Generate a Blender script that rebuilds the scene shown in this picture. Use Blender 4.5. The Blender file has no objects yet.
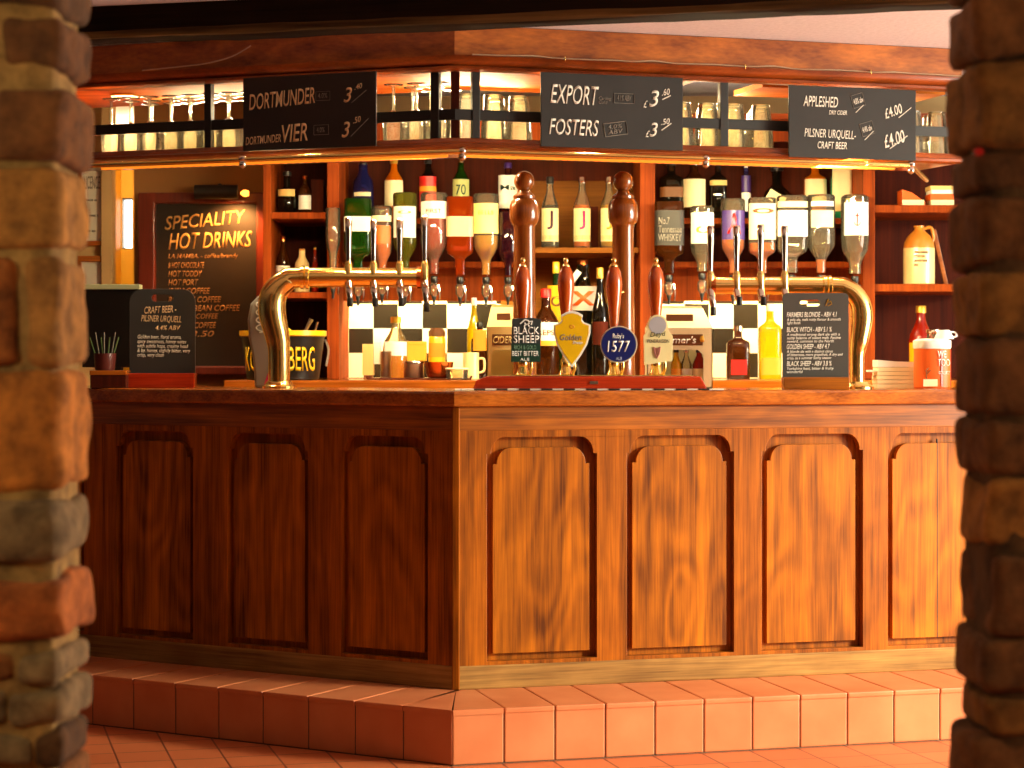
import bpy, bmesh, math, random
from mathutils import Vector, Matrix, noise
from mathutils.geometry import tessellate_polygon

random.seed(7)
PI = math.pi
SC = bpy.context.scene
COL = SC.collection

# ------------------------------------------------------------------ camera
FOC = 2080.0           # focal length in pixels of a 1024 wide frame
EYE = 1.16             # camera height
cam = bpy.data.cameras.new('camera')
cam.sensor_width = 36.0
cam.lens = FOC / 1024.0 * 36.0
cam.shift_y = -24.0 / 1024.0
cam.dof.use_dof = True
cam.dof.focus_distance = 6.45
cam.dof.aperture_fstop = 4.5
cam.clip_start = 0.05
co = bpy.data.objects.new('camera', cam)
COL.objects.link(co)
co.location = (0, 0, EYE)
co.rotation_euler = (PI / 2, 0, 0)
SC.camera = co


def WX(px, Y):
    return (px - 512.0) / FOC * Y


def WZ(py, Y):
    return EYE + (360.0 - py) / FOC * Y


# ------------------------------------------------------------------ materials
MATS = {}


def newmat(name):
    m = bpy.data.materials.new(name)
    m.use_nodes = True
    nt = m.node_tree
    b = nt.nodes['Principled BSDF']
    return m, nt, b


def lin(c):
    def f(v):
        v /= 255.0
        return v / 12.92 if v <= 0.04045 else ((v + 0.055) / 1.055) ** 2.4
    return (f(c[0]), f(c[1]), f(c[2]), 1.0)


def plain(name, rgb, rough=0.5, metal=0.0, var=0.0, scale=20.0, coat=0.0, bump=0.0):
    if name in MATS:
        return MATS[name]
    m, nt, b = newmat(name)
    c = lin(rgb)
    b.inputs['Roughness'].default_value = rough
    b.inputs['Metallic'].default_value = metal
    b.inputs['Coat Weight'].default_value = coat
    b.inputs['Coat Roughness'].default_value = 0.1
    tc = nt.nodes.new('ShaderNodeTexCoord')
    n = nt.nodes.new('ShaderNodeTexNoise')
    n.inputs['Scale'].default_value = scale
    n.inputs['Detail'].default_value = 4
    nt.links.new(tc.outputs['Object'], n.inputs['Vector'])
    r = nt.nodes.new('ShaderNodeValToRGB')
    v = max(var, 0.03)
    r.color_ramp.elements[0].color = tuple(c[i] * (1 - v) for i in range(3)) + (1,)
    r.color_ramp.elements[1].color = tuple(min(1, c[i] * (1 + v)) for i in range(3)) + (1,)
    r.color_ramp.elements[0].position = 0.35
    r.color_ramp.elements[1].position = 0.65
    nt.links.new(n.outputs['Fac'], r.inputs['Fac'])
    nt.links.new(r.outputs['Color'], b.inputs['Base Color'])
    if bump:
        bp = nt.nodes.new('ShaderNodeBump')
        bp.inputs['Strength'].default_value = bump
        bp.inputs['Distance'].default_value = 0.004
        nt.links.new(n.outputs['Fac'], bp.inputs['Height'])
        nt.links.new(bp.outputs['Normal'], b.inputs['Normal'])
    MATS[name] = m
    return m


def wood(name, dark, light, axis='z', scale=1.0, rough=0.35, coat=0.3, figure=0.5, wear=None):
    """grain stretched along axis"""
    if name in MATS:
        return MATS[name]
    m, nt, b = newmat(name)
    L = nt.links.new
    tc = nt.nodes.new('ShaderNodeTexCoord')
    mp = nt.nodes.new('ShaderNodeMapping')
    s = [26.0 * scale] * 3
    s['xyz'.index(axis)] = 1.1 * scale
    mp.inputs['Scale'].default_value = s
    L(tc.outputs['Object'], mp.inputs['Vector'])
    n1 = nt.nodes.new('ShaderNodeTexNoise')
    n1.inputs['Scale'].default_value = 1.0
    n1.inputs['Detail'].default_value = 6
    n1.inputs['Roughness'].default_value = 0.6
    n1.inputs['Distortion'].default_value = 0.5 * figure
    L(mp.outputs['Vector'], n1.inputs['Vector'])
    mp2 = nt.nodes.new('ShaderNodeMapping')
    s2 = [190.0 * scale] * 3
    s2['xyz'.index(axis)] = 5.0 * scale
    mp2.inputs['Scale'].default_value = s2
    L(tc.outputs['Object'], mp2.inputs['Vector'])
    n2 = nt.nodes.new('ShaderNodeTexNoise')
    n2.inputs['Scale'].default_value = 1.0
    n2.inputs['Detail'].default_value = 2
    L(mp2.outputs['Vector'], n2.inputs['Vector'])
    # cathedral figure
    mp3 = nt.nodes.new('ShaderNodeMapping')
    s3 = [5.0 * scale] * 3
    s3['xyz'.index(axis)] = 1.6 * scale
    mp3.inputs['Scale'].default_value = s3
    L(tc.outputs['Object'], mp3.inputs['Vector'])
    n3 = nt.nodes.new('ShaderNodeTexNoise')
    n3.inputs['Scale'].default_value = 1.0
    n3.inputs['Detail'].default_value = 1.5
    L(mp3.outputs['Vector'], n3.inputs['Vector'])
    mu = nt.nodes.new('ShaderNodeMath'); mu.operation = 'MULTIPLY'; mu.inputs[1].default_value = 60.0
    L(n3.outputs['Fac'], mu.inputs[0])
    sn = nt.nodes.new('ShaderNodeMath'); sn.operation = 'SINE'
    L(mu.outputs[0], sn.inputs[0])
    sm = nt.nodes.new('ShaderNodeMath'); sm.operation = 'MULTIPLY_ADD'
    sm.inputs[1].default_value = 0.055 * figure; sm.inputs[2].default_value = 0.0
    L(sn.outputs[0], sm.inputs[0])
    a = nt.nodes.new('ShaderNodeMath'); a.operation = 'MULTIPLY_ADD'
    a.inputs[1].default_value = 0.5
    L(n2.outputs['Fac'], a.inputs[0]); L(n1.outputs['Fac'], a.inputs[2])
    a2 = nt.nodes.new('ShaderNodeMath'); a2.operation = 'ADD'
    L(a.outputs[0], a2.inputs[0]); L(sm.outputs[0], a2.inputs[1])
    r = nt.nodes.new('ShaderNodeValToRGB')
    e = r.color_ramp.elements
    e[0].position = 0.48; e[0].color = lin(dark)
    e[1].position = 1.02; e[1].color = lin(light)
    L(a2.outputs[0], r.inputs['Fac'])
    n4 = nt.nodes.new('ShaderNodeTexNoise'); n4.inputs['Scale'].default_value = 4.5; n4.inputs['Detail'].default_value = 5
    L(tc.outputs['Object'], n4.inputs['Vector'])
    r4 = nt.nodes.new('ShaderNodeValToRGB')
    r4.color_ramp.elements[0].position = 0.28; r4.color_ramp.elements[0].color = (0.74, 0.69, 0.63, 1)
    r4.color_ramp.elements[1].position = 0.60; r4.color_ramp.elements[1].color = (1.06, 1.06, 1.06, 1)
    L(n4.outputs['Fac'], r4.inputs['Fac'])
    mxw = nt.nodes.new('ShaderNodeMix'); mxw.data_type = 'RGBA'; mxw.blend_type = 'MULTIPLY'; mxw.inputs[0].default_value = 1.0
    L(r.outputs['Color'], mxw.inputs[6]); L(r4.outputs['Color'], mxw.inputs[7])
    out = mxw.outputs[2]
    L(out, b.inputs['Base Color'])
    b.inputs['Roughness'].default_value = rough
    b.inputs['Coat Weight'].default_value = coat
    b.inputs['Specular IOR Level'].default_value = 0.5 if coat > 0.06 else (0.25 if coat > 0.01 else 0.12)
    b.inputs['Coat Roughness'].default_value = 0.15
    bp = nt.nodes.new('ShaderNodeBump')
    bp.inputs['Strength'].default_value = 0.15
    bp.inputs['Distance'].default_value = 0.002
    L(a2.outputs[0], bp.inputs['Height'])
    L(bp.outputs['Normal'], b.inputs['Normal'])
    MATS[name] = m
    return m


def glass(name, rgb, body=0.3, rough=0.03, ior=1.5):
    """coloured bottle glass: tinted see-through, some scattering body, sharp reflections"""
    if name in MATS:
        return MATS[name]
    m, nt, b = newmat(name)
    L = nt.links.new
    c = lin(rgb)
    nt.nodes.remove(b)
    o = nt.nodes['Material Output']
    tr = nt.nodes.new('ShaderNodeBsdfTransparent'); tr.inputs['Color'].default_value = tuple(0.12 + 0.88 * x for x in c[:3]) + (1,)
    df = nt.nodes.new('ShaderNodeBsdfDiffuse'); df.inputs['Color'].default_value = c
    tl = nt.nodes.new('ShaderNodeBsdfTranslucent'); tl.inputs['Color'].default_value = c
    m0 = nt.nodes.new('ShaderNodeMixShader'); m0.inputs['Fac'].default_value = 0.5
    L(df.outputs[0], m0.inputs[1]); L(tl.outputs[0], m0.inputs[2])
    m1 = nt.nodes.new('ShaderNodeMixShader'); m1.inputs['Fac'].default_value = body
    L(tr.outputs[0], m1.inputs[1]); L(m0.outputs[0], m1.inputs[2])
    gl = nt.nodes.new('ShaderNodeBsdfGlossy'); gl.inputs['Roughness'].default_value = rough
    lw = nt.nodes.new('ShaderNodeFresnel'); lw.inputs['IOR'].default_value = ior
    m2 = nt.nodes.new('ShaderNodeMixShader')
    L(lw.outputs['Fac'], m2.inputs['Fac']); L(m1.outputs[0], m2.inputs[1]); L(gl.outputs[0], m2.inputs[2])
    L(m2.outputs[0], o.inputs['Surface'])
    MATS[name] = m
    return m


def emit(name, rgb, strength):
    if name in MATS:
        return MATS[name]
    m, nt, b = newmat(name)
    b.inputs['Base Color'].default_value = lin(rgb)
    b.inputs['Emission Color'].default_value = lin(rgb)
    b.inputs['Emission Strength'].default_value = strength
    MATS[name] = m
    return m


M_oak_v = wood('oak_upright', (88, 42, 4), (198, 108, 12), 'z', 1.0, 0.45, 0.05, 0.6)
M_oak_h = wood('oak_lengthwise', (88, 42, 4), (194, 108, 16), 'x', 1.0, 0.38, 0.35, 0.6)
M_oak_panel = wood('oak_figured', (98, 48, 4), (206, 116, 12), 'z', 0.9, 0.45, 0.05, 1.3)
M_oak_worn = wood('oak_worn', (112, 76, 34), (196, 146, 78), 'x', 1.0, 0.6, 0.05, 0.6)
M_top = wood('polished_top', (120, 56, 12), (206, 114, 32), 'x', 1.0, 0.22, 0.6, 0.5)
M_fascia = wood('fascia_pine', (128, 60, 14), (204, 116, 38), 'x', 0.55, 0.4, 0.2, 1.2)
M_cornice = wood('cornice_red', (112, 46, 10), (172, 80, 24), 'x', 1.0, 0.3, 0.5, 0.3)
M_beam = wood('beam_black', (16, 11, 7), (40, 28, 16), 'x', 0.7, 0.85, 0.0, 0.8)
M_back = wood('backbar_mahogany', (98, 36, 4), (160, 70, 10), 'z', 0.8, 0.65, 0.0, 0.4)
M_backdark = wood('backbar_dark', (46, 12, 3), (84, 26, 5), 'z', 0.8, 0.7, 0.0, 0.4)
M_backpale = wood('backbar_pale', (104, 60, 12), (140, 84, 22), 'x', 0.8, 0.6, 0.0, 0.4)
M_soffit = wood('soffit_wood', (160, 84, 24), (206, 122, 40), 'x', 0.7, 0.75, 0.0, 0.5)
M_redwood = wood('red_stained', (146, 34, 12), (204, 62, 24), 'x', 1.4, 0.25, 0.5, 0.3)
M_handle = wood('handle_mahogany', (164, 56, 12), (214, 98, 28), 'z', 2.2, 0.18, 0.9, 0.2)
M_post = wood('post_walnut', (104, 50, 14), (158, 86, 32), 'z', 1.6, 0.2, 0.8, 0.3)
M_brass = plain('brass', (252, 224, 140), 0.2, 1.0, 0.05, 8)
M_copper = plain('copper', (206, 120, 66), 0.22, 1.0, 0.06, 8)
M_chrome = plain('chrome', (214, 210, 204), 0.12, 1.0, 0.03, 8)
M_steel = plain('brushed_steel', (190, 184, 172), 0.3, 1.0, 0.05, 30)
M_black = plain('black_metal', (22, 19, 16), 0.5, 0.0, 0.1, 20)
M_blackpl = plain('black_plastic', (20, 18, 17), 0.35, 0.0, 0.1, 20)
M_slate = plain('chalkboard_face', (44, 42, 40), 0.75, 0.0, 0.14, 6)
M_chalk = plain('white_chalk', (236, 230, 214), 0.8, 0.0, 0.08, 60)
M_chalkdim = plain('smudged_chalk', (128, 122, 112), 0.85, 0.0, 0.2, 60)
M_chalkwarm = plain('cream_chalk', (236, 200, 150), 0.8, 0.0, 0.1, 60)
M_paper = plain('white_paper', (238, 232, 218), 0.7, 0.0, 0.03, 10)
M_cream = plain('cream_paper', (236, 220, 176), 0.7, 0.0, 0.04, 10)
M_ink = plain('black_ink', (30, 26, 24), 0.6)
M_gold = plain('gold_foil', (214, 166, 60), 0.3, 0.6, 0.05)
M_white = plain('white_paint', (240, 238, 232), 0.45)
M_grey = plain('grey_enamel', (150, 146, 140), 0.35, 0.1, 0.04, 4)
M_pink = plain('pink_enamel', (226, 60, 110), 0.35)
M_red = plain('red_paint', (196, 28, 24), 0.35)
M_yellow = plain('yellow_enamel', (240, 190, 20), 0.3, 0, 0.06, 12, 0.5)
M_green = plain('dark_green_enamel', (24, 62, 48), 0.4)
M_blue = plain('navy_enamel', (26, 36, 104), 0.3, 0, 0.05, 8, 0.5)
M_purple = plain('purple_foil', (60, 34, 110), 0.35)
M_orange = plain('orange_card', (224, 92, 16), 0.5, 0, 0.06, 14)
M_amberbox = plain('amber_card', (226, 150, 30), 0.55, 0, 0.05, 14)
M_carton = plain('carton_cream', (240, 224, 180), 0.6, 0, 0.03, 8)
M_carton2 = plain('carton_tan', (222, 186, 112), 0.6, 0, 0.04, 8)
M_brownprint = plain('brown_print', (112, 66, 26), 0.6)
M_stone1 = plain('stoneware_cream', (232, 206, 146), 0.3, 0, 0.05, 12, 0.4)
M_stone2 = plain('stoneware_ochre', (196, 122, 42), 0.3, 0, 0.08, 12, 0.4)
M_yellowwall = plain('yellow_paint', (224, 164, 16), 0.6, 0, 0.04, 3)
M_tanwall = plain('tan_plaster', (176, 122, 70), 0.8, 0, 0.06, 5)
M_creamwall = plain('cream_plaster', (226, 188, 130), 0.8, 0, 0.05, 5)
M_plaster = plain('ceiling_plaster', (238, 234, 236), 0.9, 0, 0.05, 60, 0, 0.3)
M_panelling = wood('dark_panelling', (40, 20, 10), (70, 36, 16), 'z', 1.0, .5, .1, .3)
M_wire = plain('pale_wire', (214, 176, 140), 0.5)
G_clear = glass('clear_glass', (250, 240, 214), 0.10)
G_stem = glass('stemware_glass', (255, 250, 232), 0.13, 0.05, 1.6)
G_green = glass('green_glass', (36, 96, 16), 0.35)
G_olive = glass('olive_glass', (150, 150, 50), 0.25)
G_dark = glass('dark_glass', (26, 22, 14), 0.6)
G_blue = glass('blue_glass', (44, 46, 120), 0.5)
G_brown = glass('brown_glass', (96, 46, 10), 0.4)
G_amber = glass('amber_spirit', (244, 124, 10), 0.85)
G_red = glass('red_spirit', (206, 44, 12), 0.55)
G_gold = glass('golden_spirit', (255, 196, 20), 0.6)
G_yellow = glass('yellow_liqueur', (240, 214, 20), 0.65)
G_plum = glass('plum_spirit', (64, 20, 34), 0.55)


def tile_mat(name, base, size, grout=0.0):
    m, nt, b = newmat(name)
    return m


# ------------------------------------------------------------------ mesh builder
class MB:
    def __init__(self):
        self.bm = bmesh.new()

    def box(self, x0, x1, y0, y1, z0, z1, bevel=0.0, seg=2):
        r = bmesh.ops.create_cube(self.bm, size=1.0)
        v = r['verts']
        for q in v:
            q.co = Vector((x0 + (q.co.x + .5) * (x1 - x0), y0 + (q.co.y + .5) * (y1 - y0), z0 + (q.co.z + .5) * (z1 - z0)))
        if bevel:
            e = list({e for q in v for e in q.link_edges})
            bmesh.ops.bevel(self.bm, geom=e, offset=bevel, segments=seg, affect='EDGES', profile=0.6)
        return self

    def lathe(self, prof, n=24, p=2.0, c=(0, 0, 0), sx=1.0, sy=1.0, flip=None, axis='z'):
        rings = []
        for (r, z) in prof:
            if flip is not None:
                z = flip - z
            ring = []
            for i in range(n):
                a = 2 * PI * i / n + (PI / n)
                k = (abs(math.cos(a)) ** p + abs(math.sin(a)) ** p) ** (-1.0 / p)
                x, y = r * k * math.cos(a) * sx, r * k * math.sin(a) * sy
                if axis == 'z':
                    co_ = (c[0] + x, c[1] + y, c[2] + z)
                elif axis == 'x':
                    co_ = (c[0] + z, c[1] + x, c[2] + y)
                else:
                    co_ = (c[0] + x, c[1] + z, c[2] + y)
                ring.append(self.bm.verts.new(co_))
            rings.append(ring)
        fs = []
        for a, b in zip(rings[:-1], rings[1:]):
            for i in range(n):
                j = (i + 1) % n
                fs.append(self.bm.faces.new((a[i], a[j], b[j], b[i])))
        fs.append(self.bm.faces.new(rings[0][::-1]))
        fs.append(self.bm.faces.new(rings[-1]))
        return self

    def tube(self, pts, rad, n=14, smooth=6, caps=True):
        P = [Vector(p) for p in pts]
        R = rad if isinstance(rad, (list, tuple)) else [rad] * len(P)
        if smooth > 1 and len(P) > 2:
            Q, S = [], []
            for i in range(len(P) - 1):
                p0, p1, p2, p3 = P[max(i - 1, 0)], P[i], P[i + 1], P[min(i + 2, len(P) - 1)]
                for k in range(smooth):
                    t = k / smooth
                    Q.append(0.5 * ((2 * p1) + (p2 - p0) * t + (2 * p0 - 5 * p1 + 4 * p2 - p3) * t * t + (3 * p1 - p0 - 3 * p2 + p3) * t ** 3))
                    S.append(R[i] + (R[i + 1] - R[i]) * t)
            Q.append(P[-1]); S.append(R[-1])
            P, R = Q, S
        rings = []
        up = None
        for i, p in enumerate(P):
            d = (P[min(i + 1, len(P) - 1)] - P[max(i - 1, 0)]).normalized()
            if up is None:
                up = Vector((0, 1, 0)) if abs(d.y) < 0.9 else Vector((1, 0, 0))
            s = d.cross(up).normalized()
            up = s.cross(d).normalized()
            rings.append([self.bm.verts.new(p + (s * math.cos(2 * PI * k / n) + up * math.sin(2 * PI * k / n)) * R[i]) for k in range(n)])
        for a, b in zip(rings[:-1], rings[1:]):
            for k in range(n):
                j = (k + 1) % n
                self.bm.faces.new((a[k], a[j], b[j], b[k]))
        if caps:
            self.bm.faces.new(rings[0][::-1]); self.bm.faces.new(rings[-1])
        return self

    def prism(self, loops, y0, y1):
        """polygon(s) in x,z (first is the outline, others are holes) given thickness from y0 to y1"""
        tri = tessellate_polygon([[Vector((x, z, 0)) for x, z in l] for l in loops])
        flat = [p for l in loops for p in l]
        f = [self.bm.verts.new((x, y0, z)) for x, z in flat]
        g = [self.bm.verts.new((x, y1, z)) for x, z in flat]
        for t in tri:
            try:
                self.bm.faces.new([f[i] for i in t])
                self.bm.faces.new([g[i] for i in reversed(t)])
            except ValueError:
                pass
        k = 0
        for l in loops:
            n = len(l)
            for i in range(n):
                a, b = k + i, k + (i + 1) % n
                self.bm.faces.new((f[a], f[b], g[b], g[a]))
            k += n
        return self

    def band(self, r, z0, z1, half, p=2.0, sx=1.0, sy=1.0, n=18, t=0.0006, flip=None):
        """a paper label wrapped round the front (towards -y)"""
        if flip is not None:
            z0, z1 = flip - z1, flip - z0
        L = []
        for rr in (r + 0.0004, r + 0.0004 + t):
            row = []
            for i in range(n + 1):
                a = -PI / 2 - half + 2 * half * i / n
                k = (abs(math.cos(a)) ** p + abs(math.sin(a)) ** p) ** (-1.0 / p)
                x, y = rr * k * math.cos(a) * sx, rr * k * math.sin(a) * sy
                row.append((self.bm.verts.new((x, y, z0)), self.bm.verts.new((x, y, z1))))
            L.append(row)
        a, b = L
        for i in range(n):
            self.bm.faces.new((b[i][0], b[i + 1][0], b[i + 1][1], b[i][1]))
            self.bm.faces.new((a[i][1], a[i + 1][1], a[i + 1][0], a[i][0]))
            self.bm.faces.new((a[i][0], a[i + 1][0], b[i + 1][0], b[i][0]))
            self.bm.faces.new((b[i][1], b[i + 1][1], a[i + 1][1], a[i][1]))
        self.bm.faces.new((a[0][0], b[0][0], b[0][1], a[0][1]))
        self.bm.faces.new((a[n][1], b[n][1], b[n][0], a[n][0]))
        return self

    def xf(self, m):
        bmesh.ops.transform(self.bm, matrix=m, verts=self.bm.verts)
        return self

    def build(self, name, mat, parent=None, smooth=None, bevel=0.0):
        bm = self.bm
        bmesh.ops.recalc_face_normals(bm, faces=bm.faces)
        me = bpy.data.meshes.new(name)
        bm.to_mesh(me)
        bm.free()
        o = bpy.data.objects.new(name, me)
        COL.objects.link(o)
        for q in (mat if isinstance(mat, (list, tuple)) else [mat]):
            me.materials.append(q)
        if smooth is not None:
            me.shade_smooth()
            me.set_sharp_from_angle(angle=math.radians(smooth))
        if bevel:
            md = o.modifiers.new('edge', 'BEVEL')
            md.width = bevel; md.segments = 2; md.limit_method = 'ANGLE'; md.angle_limit = math.radians(50)
        if parent is not None:
            o.parent = parent
        return o


def thing(name, label, cat, loc=(0, 0, 0), rz=0.0, group=None):
    o = bpy.data.objects.new(name, None)
    o.empty_display_size = 0.05
    COL.objects.link(o)
    o.location = loc
    o.rotation_euler = (0, 0, rz)
    return tag(o, label, cat, group)


def tag(o, label, cat, group=None):
    o['label'] = label
    o['category'] = cat
    if group:
        o['group'] = group
    return o


def struct(o):
    o['kind'] = 'structure'
    return o


def dup(root, loc, rz=0.0, label=None, group=None):
    r = root.copy(); COL.objects.link(r)
    r.location = loc; r.rotation_euler = (0, 0, rz)
    if label:
        r['label'] = label
    if group:
        r['group'] = group
    for ch in list(root.children):
        c = ch.copy(); COL.objects.link(c); c.parent = r
        for g in list(ch.children):
            d = g.copy(); COL.objects.link(d); d.parent = c
    return r


TEXTS = []


def text(parent, s, box, mat, y=-0.001, shear=0.0, rot=0.0, bend=None, name='lettering', italic_scale=True, depth=0.0004):
    """lettering fitted into box (x0, z0, x1, z1) on a plane facing -y of the parent"""
    cu = bpy.data.curves.new(name, 'FONT')
    cu.body = s
    cu.size = 1.0
    cu.shear = shear
    cu.offset = 0.0 if 'Q' in s else 0.008
    cu.resolution_u = 3
    cu.space_line = 0.85
    o = bpy.data.objects.new('font_tmp', cu)
    COL.objects.link(o)
    TEXTS.append((o, parent, box, mat, y, rot, bend, name, depth))


def flush_texts():
    bpy.context.view_layer.update()
    dg = bpy.context.evaluated_depsgraph_get()
    for (o, parent, box, mat, y, rot, bend, name, depth) in TEXTS:
        me = bpy.data.meshes.new_from_object(o.evaluated_get(dg))
        me.name = name
        bm = bmesh.new(); bm.from_mesh(me)
        if not bm.verts:
            bm.free(); continue
        xs = [v.co.x for v in bm.verts]; ys = [v.co.y for v in bm.verts]
        x0, z0, x1, z1 = box
        sx = (x1 - x0) / max(1e-6, max(xs) - min(xs)); sz = (z1 - z0) / max(1e-6, max(ys) - min(ys))
        cx, cz = (x0 + x1) / 2, (z0 + z1) / 2
        mx, my = (max(xs) + min(xs)) / 2, (max(ys) + min(ys)) / 2
        cr, sr = math.cos(rot), math.sin(rot)
        for v in bm.verts:
            a, b = (v.co.x - mx) * sx, (v.co.y - my) * sz
            X, Z = cx + a * cr - b * sr, cz + a * sr + b * cr
            if bend:
                v.co = Vector((bend * math.sin(X / bend), -bend * math.cos(X / bend) + y, Z))
            else:
                v.co = Vector((X, y, Z))
        ex = bmesh.ops.extrude_face_region(bm, geom=list(bm.faces))
        bmesh.ops.translate(bm, vec=(0, -depth, 0), verts=[g for g in ex['geom'] if isinstance(g, bmesh.types.BMVert)])
        bmesh.ops.recalc_face_normals(bm, faces=bm.faces)
        bm.to_mesh(me); bm.free()
        me.materials.clear(); me.materials.append(mat)
        n = bpy.data.objects.new(name, me)
        COL.objects.link(n)
        n.parent = parent
    for t in TEXTS:
        cu = t[0].data
        bpy.data.objects.remove(t[0]); bpy.data.curves.remove(cu)
    TEXTS.clear()


def strokes(parent, lines, rad, mat, y=-0.0012, name='chalk_mark'):
    """chalk lines on a face: polylines in x,z flattened on the plane"""
    mb = MB()
    for l in lines:
        mb.tube([(x, y, z) for x, z in l], rad, 6, 1)
    return mb.build(name, mat, parent)


# ------------------------------------------------------------------ geometry of the place
A_R, A_L = math.radians(15.0), math.radians(-30.0)      # the two bar fronts
BC = Vector((-0.17, 6.30, 0))                            # corner of the bar front
G_R, G_L = math.radians(17.0), math.radians(-20.4)       # the two gantry fronts
GC = Vector((-0.177, 6.46, 0))
Z_PL, Z_TOP = 0.16, 1.066
Z_CEIL = 2.2


def u_of(px, origin, ang):
    k = (px - 512.0) / FOC
    return (k * origin.y - origin.x) / (math.cos(ang) - k * math.sin(ang))


def Y_of(u, origin, ang):
    return origin.y + u * math.sin(ang)


# ---- floor, ceiling, walls
def floor_material():
    m, nt, b = newmat('quarry_floor')
    L = nt.links.new
    tc = nt.nodes.new('ShaderNodeTexCoord')
    br = nt.nodes.new('ShaderNodeTexBrick')
    br.offset = 0.0
    br.inputs['Scale'].default_value = 1.0
    br.inputs['Brick Width'].default_value = 0.152
    br.inputs['Row Height'].default_value = 0.152
    br.inputs['Mortar Size'].default_value = 0.003
    br.inputs['Color1'].default_value = lin((216, 122, 74))
    br.inputs['Color2'].default_value = lin((204, 108, 64))
    br.inputs['Mortar'].default_value = lin((120, 62, 42))
    mp = nt.nodes.new('ShaderNodeMapping')
    mp.inputs['Rotation'].default_value = (0, 0, -A_R)
    L(tc.outputs['Object'], mp.inputs['Vector'])
    L(mp.outputs['Vector'], br.inputs['Vector'])
    L(br.outputs['Color'], b.inputs['Base Color'])
    b.inputs['Roughness'].default_value = 0.4
    return m


struct(MB().box(-5, 5, -2.5, 9.5, -0.1, 0.0).build('floor', floor_material()))
struct(MB().box(-5, 5, -2.5, 9.5, Z_CEIL, Z_CEIL + 0.1).build('ceiling', M_plaster))

# side wall with the window the daylight comes through (outside the frame)
wx = 4.3
w = MB()
w.box(wx, wx + 0.2, -2.5, 4.2, 0, Z_CEIL)
w.box(wx, wx + 0.2, 6.5, 9.5, 0, Z_CEIL)
w.box(wx, wx + 0.2, 4.2, 6.5, 0, 0.25)
w.box(wx, wx + 0.2, 4.2, 6.5, 2.18, Z_CEIL)
struct(w.build('wall_right', M_panelling))
struct(MB().box(-5.0, -4.9, -2.5, 9.5, 0, Z_CEIL).build('wall_left', M_panelling))

# back wall behind the bar, with the doorway to the yellow passage
YB = 8.18
dx0, dx1 = WX(111, 8.35), WX(134, 8.35)
w = MB()
w.box(-5, dx0, 8.35, 8.45, 0, Z_CEIL)
struct(w.build('wall_posters', M_creamwall))
w = MB()
w.box(dx1, WX(270, 8.35), 8.35, 8.45, 0, Z_CEIL)
struct(w.build('wall_tan', M_tanwall))
struct(MB().box(-0.98, 5, YB + 0.02, YB + 0.12, 0, Z_CEIL).build('wall_back', M_creamwall))
# passage beyond the doorway
w = MB()
w.box(WX(121, 9.55) - 0.12, WX(121, 9.55), 8.45, 9.6, 0, Z_CEIL)
w.box(WX(150, 8.6), WX(150, 8.6) + .1, 8.45, 9.6, 0, Z_CEIL)
struct(w.build('wall_passage', M_yellowwall))
w = MB()
wy = 9.55
w.box(-3.0, WX(122, wy), wy, wy + 0.1, 0, Z_CEIL)
w.box(WX(133, wy), -0.6, wy, wy + 0.1, 0, Z_CEIL)
w.box(WX(121.9, wy), WX(133.5, wy), wy, wy + 0.1, 0, WZ(249, wy))
w.box(WX(121.9, wy), WX(133.5, wy), wy, wy + 0.1, WZ(198, wy), Z_CEIL)
struct(w.build('wall_passage_end', M_yellowwall))
win = struct(thing('window_1', 'bright passage window', 'window', (WX(127, wy), wy + 0.05, WZ(249, wy))))
del win['category'], win['label']
hw = WX(133, wy) - WX(127, wy)
hh = WZ(198, wy) - WZ(249, wy)
MB().box(-hw, hw, 0.02, 0.03, 0, hh).build('window_pane', emit('daylit_pane', (255, 250, 236), 7.0), win)
MB().prism([[(-hw - .01, -.01), (hw + .01, -.01), (hw + .01, hh + .01), (-hw - .01, hh + .01)], [(-hw + .006, .006), (-hw + .006, hh - .006), (hw - .006, hh - .006), (hw - .006, .006)]], -0.04, 0.02).build('window_frame', M_black, win)
# door post and architrave
struct(MB().box(dx0 - 0.03, dx0 + 0.012, 8.30, 8.36, 0, Z_CEIL, 0.004).build('door_1', M_creamwall))

l = bpy.data.lights.new('passage_fill', 'POINT'); l.energy = 9; l.color = (1, .86, .6); l.shadow_soft_size = .08  # added point light to brighten the passage, no lamp fitting there
lo = bpy.data.objects.new('passage_fill', l); COL.objects.link(lo); lo.location = (WX(127, 9.0), 9.0, 1.95)
# ---- posters on the wall
po = thing('framed_notice', 'upper framed white printed notice on the cream wall beside the yellow doorway', 'notice', (WX(92, 8.33), 8.33, WZ(246, 8.33)))
s = 8.33 / FOC
MB().prism([[(-14 * s, 0), (13.5 * s, 0), (13.5 * s, 82 * s), (-14 * s, 82 * s)], [(-10 * s, 5 * s), (-10 * s, 77 * s), (9.5 * s, 77 * s), (9.5 * s, 5 * s)]], -0.02, 0.012).build('frame', M_fascia, po, None, 0.003)
MB().box(-11 * s, 10.5 * s, 0.0, 0.012, 4 * s, 78 * s).build('paper', M_paper, po)
text(po, 'LICENCE\nxxxxxxx xx\nxxx xxxxx x\nxxxxx xxx'.replace('x', '-'), (-8 * s, 14 * s, 8 * s, 70 * s), M_chalkdim, -0.0005)
po = thing('framed_notice', 'lower framed white notice hanging beneath another framed notice', 'notice', (WX(92, 8.33), 8.33, WZ(322, 8.33)))
MB().prism([[(-14 * s, 0), (13.5 * s, 0), (13.5 * s, 66 * s), (-14 * s, 66 * s)], [(-10 * s, 5 * s), (-10 * s, 60 * s), (9.5 * s, 60 * s), (9.5 * s, 5 * s)]], -0.02, 0.012).build('frame', M_fascia, po, None, 0.003)
MB().box(-11 * s, 10.5 * s, 0.0, 0.012, 4 * s, 61 * s).build('paper', M_paper, po)

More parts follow.
